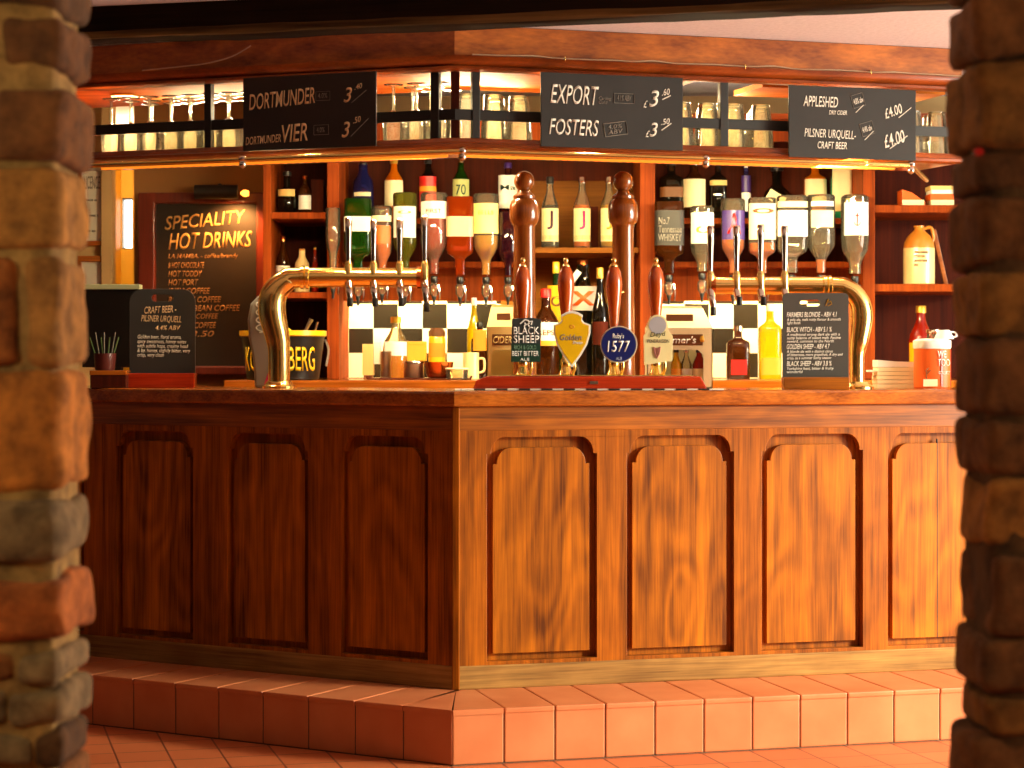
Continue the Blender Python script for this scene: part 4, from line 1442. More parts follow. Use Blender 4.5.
st = MB().box(-.008, .008, -.006, .006, 0, .215, .002).build('wooden_stick', M_fascia)
st.location = (WX(946, 7.90), 7.90, zs_r2 + .003); st.rotation_euler = (0, -.22, 0)
tag(st, 'thin wooden stick leaning beside the stoneware flagon', 'stick')
# upper niche shelf: packets
t = thing('card_packet', 'orange and cream packet lying on the top niche shelf', 'packet', (WX(908, 7.82), 7.82, zs_r1 + .0008))
MB().prism([[(-.032, 0), (.055, 0), (.055, .014), (.005, .05), (-.032, .062)]], -.05, .05).build('body', M_orange, t, None, .002)
MB().box(-.031, .05, -.052, -.05, .002, .022).build('cream_band', M_cream, t)
t = thing('paper_bundle', 'bundle of white and orange papers stacked beside the orange packet', 'papers', (WX(938, 7.82), 7.82, zs_r1 + .0008))
for k, (mm, z0_, z1_) in enumerate(((M_cream, 0, .022), (M_orange, .022, .045), (M_paper, .045, .06), (M_carton2, .06, .075))):
    MB().box(-.035 - .004 * (k % 2), .05, -.05, .05, z0_, z1_, .001).build('sheaf', mm, t)
# napkins on counter
t = thing('napkin_pile', 'pile of folded cream napkins on the bar end beside the charity tin', 'napkins', (WX(893, 7.0), 7.0, Z_TOP))
s_ = 7.0 / FOC
for k in range(5):
    MB().box(-18 * s_ + random.uniform(-.002, .002), 19 * s_, -.05, .05, k * 4.2 * s_, (k * 4.2 + 3.9) * s_, .0015).build('napkin', M_cream, t)
MB().prism([[(-18 * s_, 21 * s_), (19 * s_, 21 * s_), (19 * s_, 26 * s_), (0, 26.5 * s_), (-18 * s_, 28 * s_)]], -.05, .05).build('napkin', M_paper, t)
MB().box(-26 * s_, -16 * s_, -.04, .02, 16 * s_, 18 * s_, .001).build('napkin', M_paper, t)
# brown bottle
bottle('tall brown bottle with yellow label behind the orange charity tin', 921, 306, Z_BC, 7.80, 25, 'wine', G_red, M_gold, [(343, 380, M_yellow, 1.3)])
# charity tin
t = thing('charity_tin', 'orange collecting tin with white lid and red lettering beside the dark pier', 'collecting tin', (WX(932, 6.93), 6.93, Z_TOP))
s_ = 7.0 / FOC
MB().lathe([(16.5 * s_, 0), (17.4 * s_, 1 * s_), (17.4 * s_, 40 * s_)], 30, 2.6).build('body', M_orange, t, 40)
MB().lathe([(17.4 * s_, 39 * s_), (18.2 * s_, 40 * s_), (18.2 * s_, 47 * s_), (14 * s_, 49 * s_)], 30, 2.6).build('lid', M_white, t, 40)
MB().band(17.4 * s_, 2 * s_, 38 * s_, .45, 2.6).build('white_panel', M_red, t, 40).rotation_euler = (0, 0, .75)
text(t, 'WE\nTOO', (2 * s_, 22 * s_, 14 * s_, 37 * s_), M_white, -17.8 * s_ - .001)
text(t, 'COLLECT', (3 * s_, 14 * s_, 14 * s_, 17 * s_), M_white, -17.8 * s_ - .001)
MB().box(-12 * s_, 2 * s_, -17.9 * s_, -17.3 * s_, 2 * s_, 9 * s_).build('cream_patch', M_cream, t)
strokes(t, [[(-9 * s_, 9 * s_), (-9 * s_, 17 * s_)], [(-9 * s_, 14 * s_), (-5 * s_, 18 * s_)], [(-10 * s_, 17 * s_), (-7 * s_, 20 * s_)]], .0016, M_brownprint, -17.9 * s_)
t2 = thing('glass_jar', 'small glass jar with a ring neck standing behind the white-lidded tin', 'jar', (WX(933, 7.08), 7.08, Z_TOP))
s_ = 7.08 / FOC
MB().lathe([(9 * s_, 0), (10 * s_, 1 * s_), (10 * s_, 42 * s_), (6 * s_, 48 * s_), (6 * s_, 56 * s_)], 20).build('body', G_clear, t2, 40)
MB().lathe([(6 * s_, 54 * s_), (6.8 * s_, 55 * s_), (6.8 * s_, 58 * s_), (5 * s_, 58 * s_)], 20).build('rim', M_chrome, t2, 40)
t2 = thing('white_cup', 'upturned white cup on top of the orange collecting tin', 'cup', (WX(944, 6.93), 6.93, Z_TOP + 49.2 * 6.93 / FOC))
s_ = 7.0 / FOC
MB().lathe([(9.5 * s_, 0), (9.5 * s_, 1 * s_), (6 * s_, 8 * s_), (5 * s_, 9 * s_)], 20).build('body', M_white, t2, 40)
MB().tube([(9 * s_, 0, 2 * s_), (12.5 * s_, 0, 3 * s_), (11 * s_, 0, 6.5 * s_), (6.5 * s_, 0, 7 * s_)], .9 * s_, 8, 4).build('handle', M_white, t2, 40)

# ------------------------------------------------------------------ hot drinks chalkboard on the wall
YH = 8.30
t = thing('menu_board', 'tall red-framed wall chalkboard headed HOT DRINKS', 'chalkboard', (WX(202, YH), YH, WZ(375, YH)))
s_ = YH / FOC
X = lambda px: (px - 202) * s_
Z = lambda py: (375 - py) * s_
MB().prism([[(X(139), Z(375)), (X(266), Z(375)), (X(266), Z(193)), (X(139), Z(193))], [(X(156), Z(366)), (X(156), Z(204)), (X(257), Z(204)), (X(257), Z(366))]], -.03, .03).build('frame', wood('board_frame', (84, 22, 8), (128, 42, 16), 'z', 1.0, .45, .1, .3), t, None, .006)
MB().box(X(155), X(258), .005, .02, Z(367), Z(203)).build('slate', plain('slate_brown', (40, 26, 16), .6, 0, .15, 5), t)
CW = plain('lamplit_chalk', (246, 190, 110), .8)  # picture lamp's orange glow on the heading, put into the chalk colour
CW2 = plain('dimlit_chalk', (190, 138, 84), .8)  # darker copy for the lines below, painted as outside the glow
yt = .004
text(t, 'SPECIALITY', (X(164), Z(226.5), X(246), Z(213)), CW, yt, .3, .09)
text(t, 'HOT DRINKS', (X(168), Z(248.5), X(252), Z(232)), CW, yt, .3, .03)
for k, (s1, w1) in enumerate((('LA MAMBA. - coffee/brandy', 70), ('& HOT CHOCOLATE', 36), ('HOT TODDY', 34), ('HOT PORT', 30), ('IRISH COFFEE', 42), ('RUSSIAN COFFEE', 53), ('- CARIBBEAN COFFEE', 72), ('LIQUEUR COFFEE', 50), ('FRENCH COFFEE', 48), ('all £3.50', 46))):
    yy = 256.5 + k * 8.6
    text(t, s1, (X(168), Z(yy + 3.0), X(168 + w1), Z(yy - 3.0)), CW2, yt, .25, .01)
# picture lamp
lp = thing('picture_lamp', 'black picture lamp above the HOT DRINKS board', 'lamp', (WX(222, 8.25), 8.25, WZ(193, 8.25)))
MB().tube([(-.10, -.05, .0), (.07, -.05, .0)], .028, 14, 1).build('shade', M_black, lp, 40)
MB().tube([(-.01, -.03, .01), (-.01, .0, .03), (-.01, .04, .03)], .008, 8, 4).build('arm', M_black, lp, 40)
l = bpy.data.lights.new('picture_lamp_bulb', 'SPOT'); l.energy = 14; l.color = (1, .45, .12); l.shadow_soft_size = .02; l.spot_size = math.radians(120); l.spot_blend = .6
lo = bpy.data.objects.new('picture_lamp_bulb', l); COL.objects.link(lo)
lo.location = (WX(236, 8.20), 8.18, WZ(203, 8.20)); lo.rotation_euler = (math.radians(35), 0, math.radians(8))
lb_ = MB().lathe([(.004, -.02), (.012, -.01), (.014, .0), (.010, .012)], 12, 2, (0.1, -.05, -.005), 1, 1, None, 'x').build('bulb', emit('orange_bulb', (255, 150, 50), 6), lp, 50)

# ------------------------------------------------------------------ bar-top things
def on_bar(name, label, cat, px, Y, rz=0.0, group=None, dz=0.0):
    return thing(name, label, cat, (WX(px, Y), Y, Z_TOP + dz), rz, group), Y / FOC


# small table chalkboard, doorway end
t, s_ = on_bar('table_chalkboard', 'small upright chalkboard on red wooden foot advertising craft beer', 'chalkboard', 162.5, 7.05)
ytop, yb = 290, 385
ZZ = lambda y: (387.7 - y) * s_


def rounded_top(x0, x1, z0, z1, r, drop=0.0):
    pts = [(x0, z0), (x1, z0)]
    for i in range(7):
        a_ = i / 6 * PI / 2
        pts.append((x1 - r + r * math.cos(a_), z1 - r + r * math.sin(a_)))
    for i in range(7):
        a_ = PI / 2 + i / 6 * PI / 2
        pts.append((x0 + r + r * math.cos(a_), z1 - r + r * math.sin(a_)))
    return pts


def slot(cx, cz, w_, h_):
    r = h_ / 2
    pts = []
    for i in range(9):
        a_ = -PI / 2 + i / 8 * PI
        pts.append((cx + w_ / 2 - r + r * math.cos(a_), cz + r * math.sin(a_)))
    for i in range(9):
        a_ = PI / 2 + i / 8 * PI
        pts.append((cx - w_ / 2 + r + r * math.cos(a_), cz + r * math.sin(a_)))
    return pts[::-1]


MB().prism([rounded_top(-33 * s_, 33 * s_, ZZ(374), ZZ(289), 13 * s_), slot(0, ZZ(298), 22 * s_, 7 * s_)], -.004, .004).build('slate', M_slate, t, None, .001)
MB().box(-33.5 * s_, 33 * s_, -.03, .03, 0, ZZ(373), .003).build('foot', M_redwood, t)
text(t, 'CRAFT BEER -', (-18 * s_, ZZ(313), 14 * s_, ZZ(306)), M_chalkwarm, -.0045, .25, .05)
text(t, 'PILSNER URQUELL', (-21 * s_, ZZ(323), 19 * s_, ZZ(315.5)), M_chalkwarm, -.0045, .2, -.03)
text(t, '4.4% ABV', (-7 * s_, ZZ(330), 18 * s_, ZZ(325.5)), M_chalkwarm, -.0045, .2)
text(t, 'Golden beer, floral aroma,\nspicy sweetness, honey notes\nwith subtle hops, creamy head\n& by. honey, slightly bitter, very\ncrisp, very clean', (-25 * s_, ZZ(358), 28 * s_, ZZ(335)), M_chalk, -.0045, .2, -.01)

# till screen and box, straw cup
t, s_ = on_bar('till_screen', 'dark till monitor seen from behind at the doorway end of the bar', 'monitor', 112, 7.22)
MB().box(-30 * s_, 27 * s_, 0, .03, ZZ(368), ZZ(290), .004).build('casing', M_blackpl, t)
MB().box(-31 * s_, 28 * s_, -.012, .05, ZZ(290), ZZ(285), .002).build('top_edge', plain('pale_green_plastic', (176, 178, 140), .4), t)
MB().box(-9 * s_, 9 * s_, .0, .05, 0, ZZ(366), .003).build('stand', M_blackpl, t)
t, s_ = on_bar('wooden_box', 'flat varnished wooden box next to the foot of the small chalkboard', 'box', 111, 7.02)
MB().box(-18 * s_, 17.5 * s_, -.05, .05, 0, 13 * s_, .002).build('body', M_backdark, t)
MB().box(-18.5 * s_, 18 * s_, -.052, .052, 13 * s_, 17.5 * s_, .002).build('lid', M_top, t)
t, s_ = on_bar('straw_cup', 'maroon cup of drinking straws on the wooden box', 'cup', 105, 7.02, 0, None, 17.5 * 7.02 / FOC)
MB().lathe([(9 * s_, 0), (9.8 * s_, 1 * s_), (11 * s_, 17 * s_), (10.2 * s_, 17 * s_), (8.6 * s_, 3 * s_)], 20).build('body', plain('maroon_plastic', (84, 32, 28), .4), t, 40)
for k in range(7):
    a_ = (k - 3) * 3.2
    MB().tube([(a_ * .6 * s_, (k % 3 - 1) * .01, 4 * s_), (a_ * 1.5 * s_, (k % 3 - 1) * .014, (33 + 5 * (k % 2)) * s_)], .002, 6, 1).build('straw', [M_chalkdim, M_olive_s, M_chrome][k % 3] if False else (M_chalkdim if k % 2 else plain('green_straw', (84, 110, 60), .4)), t, 60)

# brass beer fonts
def brass_font(label, px0, Y, path, rad, handles, zpts=None, end=(418, 277)):
    t = thing('beer_font', label, 'beer tap', (WX(px0, Y), Y, Z_TOP))
    s1 = Y / FOC
    yz = 360 + (EYE - Z_TOP) / s1           # picture row of the counter at that distance
    f = lambda x, y: ((x - px0) * s1, 0.0, (yz - y) * s1)
    pts = [f(x, y) for x, y in path]
    pts[0] = (pts[0][0], 0, 0.0)
    MB().tube(pts, [r * s1 for r in rad], 22, 8).build('swan_neck_pipe', M_brass, t, 60)
    MB().lathe([(17 * s1, 0), (17 * s1, 2 * s1), (14 * s1, 4 * s1), (12.5 * s1, 7 * s1)], 28, 2, (pts[0][0], 0, 0)).build('base_flange', M_brass, t, 40)
    ex, ey, ez = pts[-1]
    sg = 1 if path[-1][0] > path[0][0] else -1
    MB().lathe([(rad[-1] * s1 * .6, sg * -2 * s1), (rad[-1] * s1 * 1.22, sg * -1 * s1), (rad[-1] * s1 * 1.22, sg * 3 * s1), (rad[-1] * s1 * .8, sg * 5 * s1)], 24, 2, (ex, ey, ez), 1, 1, None, 'x').build('end_cap', M_copper, t, 40)
    jx = 0.30 * path[-1][0] + 0.70 * path[-2][0] if False else path[-2][0]
    for q in (path[-2],):
        p0 = f(*q)
        MB().lathe([(rad[-1] * s1 * 1.02, -4 * s1), (rad[-1] * s1 * 1.22, -3 * s1), (rad[-1] * s1 * 1.22, 0), (rad[-1] * s1 * 1.05, 1 * s1), (rad[-1] * s1 * 1.22, 2 * s1), (rad[-1] * s1 * 1.22, 5 * s1), (rad[-1] * s1 * 1.02, 6 * s1)], 24, 2, p0, 1, 1, None, 'x').build('joint_ring', M_brass, t, 40)
    for (hx, hy0, hy1, sy1) in handles:
        bx_, _, bz_ = f(hx, path[-1][1])
        tap = MB()
        tap.lathe([(4.2 * s1, -rad[-1] * s1 * .6), (4.2 * s1, rad[-1] * s1 * 1.15), (3.6 * s1, rad[-1] * s1 * 1.4), (2.6 * s1, rad[-1] * s1 * 1.7)], 16, 2, (bx_, -.018, bz_))
        tap = tap.build('tap', M_brass, t, 40)
        hz0, hz1 = (yz - hy1) * s1, (yz - hy0) * s1
        MB().lathe([(2.2 * s1, hz0), (2.6 * s1, hz0 + 4 * s1), (3.4 * s1, hz1 - 12 * s1), (3.6 * s1, hz1 - 1.5 * s1), (2.9 * s1, hz1)], 14, 2, (bx_, -.018, 0)).build('handle', M_chrome, tap, 40)
        zs1 = (yz - sy1) * s1
        MB().tube([(bx_, -.018, bz_ - rad[-1] * s1 * .5), (bx_ + 1 * s1, -.034, bz_ - rad[-1] * s1 * 1.4), (bx_ + 2 * s1, -.04, zs1 + 8 * s1), (bx_ + 2 * s1, -.04, zs1 + 6 * s1)], [4.4 * s1, 4 * s1, 2.6 * s1, 2.5 * s1], 12, 4).build('spout', M_chrome, tap, 50)
        MB().lathe([(2.8 * s1, 0), (3.1 * s1, 1 * s1), (3.1 * s1, 8 * s1), (2.6 * s1, 9 * s1)], 12, 2, (bx_ + 2 * s1, -.04, zs1)).build('nozzle', M_blackpl, tap, 40)
    return t


brass_font('curved brass beer font with four taps beside the grey curved badge', 279, 6.95,
           [(279, 388), (279, 352), (277, 335), (272, 312), (274, 294), (286, 281), (304, 277.5), (418, 277.5)],
           [11, 11, 12.5, 14, 13.5, 11.5, 10, 9.6],
           [(349, 218, 264, 307), (374, 220, 264, 307), (400, 219, 264, 307), (425, 216, 264, 312)])
brass_font('curved brass beer font with taps behind the small ale chalkboard', 857, 6.80,
           [(857, 388), (857, 356), (859, 341), (862, 318), (859, 301), (847, 289), (826, 286), (714, 286)],
           [7.5, 7.5, 9.5, 11, 10.5, 10, 9, 8.8],
           [(710, 226, 272, 316), (736, 226, 272, 306), (760, 225, 272, 306), (784, 226, 272, 306)])

# grey lens-shaped font badge
t, s_ = on_bar('font_badge', 'tall grey curved beer badge with white script beside the brass font', 'beer badge', 264, 7.06)
yz = 360 + (EYE - Z_TOP) / s_
o_ = []
for i in range(15):
    k = i / 14
    o_.append(((-16 + 6.5 * (2 * k - 1) ** 2 + (4 if k < .0 else 0)) * s_, (k * 92) * s_))
outline = [(-9 * s_, 0), (9 * s_, 0), (11 * s_, 30 * s_), (13 * s_, 60 * s_), (11 * s_, 84 * s_), (5 * s_, 92 * s_), (-6 * s_, 91 * s_), (-13 * s_, 84 * s_), (-16 * s_, 68 * s_), (-15 * s_, 50 * s_), (-11 * s_, 30 * s_), (-9.5 * s_, 14 * s_)]
MB().prism([outline], -.016, .016).build('body', M_grey, t, None, .009)
MB().prism([[(-.5 * s_, 0), (9 * s_, 0), (10.5 * s_, 26 * s_), (9.5 * s_, 30 * s_)]], -.0175, -.015).build('pink_flash', M_pink, t)
MB().prism([[(1 * s_, 0), (6 * s_, 0), (8.5 * s_, 15 * s_)]], -.0185, -.0165).build('white_flash', M_white, t)
sq = []
for i in range(60):
    k = i / 59
    sq.append((-4 * s_ + 3.2 * s_ * math.sin(k * 26), (54 + 32 * k) * s_ + .9 * s_ * math.cos(k * 26)))
strokes(t, [sq], .7 * s_, M_white, -.0175, 'script')

# turned wooden posts with ball finials
def post(label, px, Y, ring=False):
    t, s1 = on_bar('turned_post', label, 'post', px, Y, 0, 'turned posts on the bar')
    H = 360 + (EYE - Z_TOP) / s1
    h = lambda y: (H - y) * s1
    MB().lathe([(15 * s1, 0), (15 * s1, 3 * s1), (12.5 * s1, 6 * s1), (11.8 * s1, h(360)), (11.2 * s1, h(280)), (10.6 * s1, h(228)), (11.5 * s1, h(225))], 28).build('shaft', M_post, t, 40)
    MB().lathe([(11.5 * s1, h(225)), (14 * s1, h(222)), (15 * s1, h(217)), (15 * s1, h(206)), (13 * s1, h(201)), (11 * s1, h(199))], 28).build('capital', M_post, t, 40)
    MB().lathe([(10.5 * s1, h(199.5)), (11.5 * s1, h(198.5)), (11.5 * s1, h(196)), (7 * s1, h(193)), (6 * s1, h(191))], 24).build('collar', M_post, t, 40)
    r = 10.5 * s1
    prof = [(r * math.sin(PI * k / 12), h(181.5) - r * math.cos(PI * k / 12)) for k in range(1, 12)]
    MB().lathe(prof, 24).build('ball', M_post, t, 60)
    if ring:
        MB().tube([(0, -11.5 * s1, h(292)), (-8 * s1, -15 * s1, h(294)), (-12 * s1, -16 * s1, h(290))], 1.6 * s1, 8, 4).build('hook', M_brass, t, 50)
    return t


post('turned wooden post with ball top behind the dark square pump clip', 524.5, 6.82)
post('turned wooden post with ball top behind the round blue clip', 623, 6.82, True)

# hand pumps
YPMP = 6.62
xb0, xb1 = 473, 705
t, s_ = on_bar('pump_base', 'long red wooden base carrying the four hand pumps', 'pump base', 589, YPMP)
hwid = 116 * s_
MB().prism([[(-hwid, .0), (hwid, .0), (hwid - .004, .012), (hwid - .02, .042), (-hwid + .045, .042), (-hwid + .012, .03)]], -.07, .07).build('plinth', M_redwood, t, None, .003)
MB().box(.0, .026, -.073, -.069, .018, .027).build('maker_plate', M_steel, t)
MB().box(-hwid + .05, hwid - .03, -.06, .06, .042, .046, .001).build('top_plate', M_brass, t)
ru = MB()
n_ = 18
bar_r = thing('bar_runner', 'striped bar runner lying beneath the red pump base', 'bar runner', (WX(589, 6.52), 6.52, Z_TOP))
MB().box(-.42, .42, -.03, .022, 0, .004, .001).build('cloth', M_paper, bar_r)
MB().prism([[(0, 0)] + [], ][:0] or [[(-.001, .0005), (.001, .0005), (.001, .0035), (-.001, .0035)]], -.0305, .0).build('stripe', M_ink, bar_r).location = (-.40, 0, 0)
for k in range(11):
    MB().box(-.36 + k * .07, -.325 + k * .07, -.0312, .0, .0004, .0046).build('stripe', M_ink, bar_r)

pump_sh = [(0.0125, .052), (0.0095, .09), (0.0115, .14), (0.019, .215), (0.0262, .275), (0.0265, .30), (0.022, .328), (0.015, .342), (.011, .346)]


def hand_pump(label, px):
    t = thing('hand_pump', label, 'hand pump', (WX(px, YPMP), YPMP, Z_TOP + .046), 0, 'hand pumps')
    MB().lathe([(.024, 0), (.025, .003), (.02, .010), (.015, .026), (.017, .03), (.017, .046), (.012, .056)], 24).build('pedestal', M_brass, t, 40)
    MB().lathe([(r, z_ - .046 + .046) for r, z_ in pump_sh], 24).build('handle', M_handle, t, 60)
    MB().lathe([(.0115, .343), (.013, .347), (.009, .354), (.0055, .357), (.008, .363), (.0075, .37), (.003, .375)], 18).build('finial', M_brass, t, 50)
    MB().tube([(0.02, -.02, .0), (.026, -.034, .02), (.026, -.034, .05)], .005, 8, 3).build('spout', M_brass, t, 50)
    return t


PZ = lambda y: (360 + (EYE - Z_TOP - .046) * FOC / YPMP - y) * YPMP / FOC
ps = YPMP / FOC
hp = []
# clip 1: dark board
t = hand_pump('hand pump with dark square clip with white capitals and green band', 523)
c = MB().prism([[(-12 * ps, PZ(362)), (17 * ps, PZ(362)), (18 * ps, PZ(320)), (9 * ps, PZ(318)), (-11 * ps, PZ(319))]], -.05, -.042).build('pump_clip', plain('clip_slate', (48, 56, 58), .45), t, None, .001)
MB().prism([[(-12 * ps, PZ(361.5)), (17 * ps, PZ(361.5)), (17.3 * ps, PZ(344)), (-11.8 * ps, PZ(344))]], -.051, -.0495).build('green_band', M_green, c)
text(c, 'BLACK', (-9.5 * ps, PZ(334.5), 16 * ps, PZ(327)), M_white, -.0512)
text(c, 'SHEEP', (-9.5 * ps, PZ(343), 16 * ps, PZ(335.5)), M_white, -.0512)
text(c, 'RICH & GOLD', (-9 * ps, PZ(349.5), 13 * ps, PZ(345.5)), plain('soft_green', (110, 150, 120), .5), -.0516)
text(c, 'BEST BITTER', (-11 * ps, PZ(356), 15.5 * ps, PZ(351)), M_white, -.0516)
text(c, 'ALE', (-3 * ps, PZ(360.8), 6 * ps, PZ(358)), M_white, -.0516)
strokes(c, [[(-3 * ps, PZ(324)), (0, PZ(321.5)), (2 * ps, PZ(320)), (5 * ps, PZ(321)), (6 * ps, PZ(323.5)), (3 * ps, PZ(325)), (1.5 * ps, PZ(323))], [(5 * ps, PZ(322)), (9 * ps, PZ(321.5)), (8 * ps, PZ(325))], [(2 * ps, PZ(325)), (1 * ps, PZ(327))], [(5 * ps, PZ(325)), (6 * ps, PZ(327))]], .7 * ps, M_white, -.0512, 'ram_mark')
hp.append(t)
# clip 2: yellow shield
t = hand_pump('hand pump with yellow shield-shaped clip', 566)


def shield(k, cx=5.5):
    P_ = [(0, 311.0), (6, 312.5), (11, 315.5), (10, 319.5), (12, 322.5), (18.5, 325), (18.5, 333), (15, 345), (8, 357), (0, 367.5)]
    P2 = [(x, y) for x, y in P_] + [(-x, y) for x, y in P_[::-1][1:-1]]
    my = 335
    return [((cx + x * k) * ps, PZ(my + (y - my) * k)) for x, y in P2][::-1]


c = MB().prism([shield(1.0)], -.05, -.042).build('pump_clip', M_white, t, None, .001)
MB().prism([shield(.90)], -.0515, -.0495).build('yellow_face', M_yellow, c)
text(c, 'Golden', (-6.5 * ps, PZ(340.5), 15 * ps, PZ(334.5)), plain('mid_grey', (110, 104, 110), .5), -.052, .2)
text(c, 'Sheep', (6 * ps, PZ(345), 16 * ps, PZ(341)), M_white, -.052, .2)
text(c, 'o', (3 * ps, PZ(329), 8 * ps, PZ(325)), M_amberbox, -.052)
hp.append(t)
# clip 3: round blue
t = hand_pump('hand pump with round blue clip reading 1577', 614)


def disc(cx, cy, r, n=32):
    return [((cx + r * math.cos(2 * PI * i / n)) * ps, PZ(cy) + r * ps * math.sin(2 * PI * i / n)) for i in range(n)]


c = MB().prism([disc(4, 344.5, 18.5)], -.05, -.042).build('pump_clip', plain('clip_rim', (190, 176, 150), .4), t, None, .001)
MB().prism([disc(4, 344.5, 17.2)], -.0512, -.0495).build('blue_face', M_blue, c)
text(c, 'Ruby\'s', (-2 * ps, PZ(340), 9 * ps, PZ(333.5)), M_white, -.0518)
text(c, '1577', (-7.5 * ps, PZ(352), 15 * ps, PZ(341)), M_white, -.0518, .1)
text(c, 'ALE', (1 * ps, PZ(360), 7 * ps, PZ(357)), plain('pale_clip_print', (170, 176, 200), .5), -.0518)
hp.append(t)
# clip 4: cream jug-shaped board with a grey disc
t = hand_pump('hand pump with cream clip under a grey disc', 656)
cl = [(-13, 365), (15, 361), (15.5, 336), (11, 331), (10.5, 324)]
arc = [(0.5 + 10 * math.cos(a_), 325 - 10 * math.sin(a_)) for a_ in [PI * i / 10 for i in range(1, 10)]]
cl = cl + arc + [(-9.5, 325), (-10, 331), (-13.5, 336)]
c = MB().prism([[(x * ps, PZ(y)) for x, y in cl]], -.05, -.042).build('pump_clip', plain('clip_cream', (238, 224, 164), .5), t, None, .001)
MB().prism([disc(.5, 325.5, 8.6, 24)], -.0512, -.0495).build('grey_disc', plain('clip_grey', (172, 170, 178), .5), c)
text(c, 'Deyd', (-7 * ps, PZ(338), 8.5 * ps, PZ(332)), plain('olive_print', (50, 54, 20), .5), -.0524, .2, .08)
text(c, 'PENDRAGON', (-9.5 * ps, PZ(343), 12 * ps, PZ(339.5)), plain('grey_print', (80, 74, 60), .5), -.0518)
strokes(c, [[(-3 * ps, PZ(347)), (-2 * ps, PZ(354)), (0, PZ(358)), (2 * ps, PZ(354)), (3 * ps, PZ(347))], [(-1 * ps, PZ(348)), (0, PZ(355)), (1 * ps, PZ(348))]], .7 * ps, plain('thistle_print', (190, 120, 110), .5), -.0516, 'crest')
hp.append(t)

# carry cartons
def carton(label, px0, px1, ytop, Y, mat, dark, word, mat_word):
    cxp = (px0 + px1) / 2
    t, s1 = on_bar('bottle_carrier', label, 'carton', cxp, Y)
    H = 360 + (EYE - Z_TOP) / s1
    h = lambda y: (H - y) * s1
    w2 = (px1 - px0) / 2 * s1
    d = .055
    hb = h(ytop + 22)
    # front and back faces with windows
    fwin = [(-w2 * .72, .01), (-w2 * .72, h(355)), (-w2 * .55, h(350)), (w2 * .55, h(350)), (w2 * .72, h(355)), (w2 * .72, .01)]
    MB().prism([[(-w2, 0), (w2, 0), (w2, hb), (-w2, hb)], fwin], -d, -d + .003).build('front_panel', mat, t)
    MB().box(-w2, w2, d - .003, d, 0, hb).build('back_panel', mat, t)
    MB().box(-w2, -w2 + .003, -d, d, 0, hb).build('side_panel', mat, t)
    MB().box(w2 - .003, w2, -d, d, 0, hb).build('side_panel', mat, t)
    MB().box(-w2, w2, -d, d, 0, .004).build('base_panel', mat, t)
    # sloped top and handle
    for sg in (1, -1):
        o = MB()
        v = [o.bm.verts.new(q) for q in ((-w2, sg * d, hb), (w2, sg * d, hb), (w2 * .74, sg * .004, h(ytop + 2)), (-w2 * .74, sg * .004, h(ytop + 2)))]
        o.bm.faces.new(v)
        bo = o.build('sloped_top', mat, t)
        md = bo.modifiers.new('card', 'SOLIDIFY'); md.thickness = .0025
    MB().prism([[(-w2 * .74, h(ytop + 10)), (w2 * .74, h(ytop + 10)), (w2 * .7, h(ytop)), (-w2 * .7, h(ytop))]], -.004, .004).build('handle', mat, t)
    MB().box(-w2 * .4, w2 * .42, -d * .62 - .004, -d * .5, h(ytop + 15.5), h(ytop + 8.5), .001).build('hand_hole', dark, t)
    pz0, pz1 = h(345.5), h(334.5)
    MB().box(-w2 * .68, w2 * .70, -d - .0012, -d, pz0, pz1).build('name_strip', dark, t)
    text(t, word, (-w2 * .62, pz0 + 2 * s1, w2 * .5, pz1 - 2 * s1), mat_word, -d - .0018, .2)
    return t, s1, d


t, s1, d = carton('tan cardboard bottle carrier half hidden behind the dark square pump clip', 487, 520, 305, 6.95, M_carton2, M_brownprint, 'CIDER', M_carton2)
t, s1, d = carton('cream cardboard bottle carrier holding small bottles behind cream pump clip', 646, 711, 306, 6.95, M_carton, M_brownprint, 'Palmer\'s', M_white)
MB().lathe([(1.6 * s1, 0), (2.4 * s1, 2 * s1), (1.4 * s1, 6 * s1)], 12, 2, (22 * s1, -d - .002, (389 - 343) * s1)).build('emblem', M_gold, t)
for px, lb, gm, cm, lbm in ((676, 'yellow bottle inside the cream carrier', G_gold, M_blackpl, M_amberbox), (686, 'clear bottle with chrome top inside the cream carrier', G_clear, M_chrome, M_paper), (699, 'red striped bottle inside the cream carrier', G_red, M_blackpl, M_carton)):
    s2 = 6.95 / FOC
    bt_ = thing('small_bottle', lb, 'bottle', (WX(px, 6.95), 6.94, Z_TOP + .005), 0, 'bottles in the carrier')
    r = (5.5 if px != 699 else 7) * s2
    MB().lathe([(r * .9, 0), (r, .004), (r, 22 * s2), (r * .6, 28 * s2), (r * .4, 31 * s2), (r * .4, 35 * s2)], 18).build('glass', gm, bt_, 40)
    MB().lathe([(r * .45, 34 * s2), (r * .5, 34.5 * s2), (r * .5, 38 * s2)], 12).build('cap', cm, bt_, 40)
    MB().band(r, 6 * s2, 18 * s2, 1.2).build('paper_label', lbm, bt_, 50)

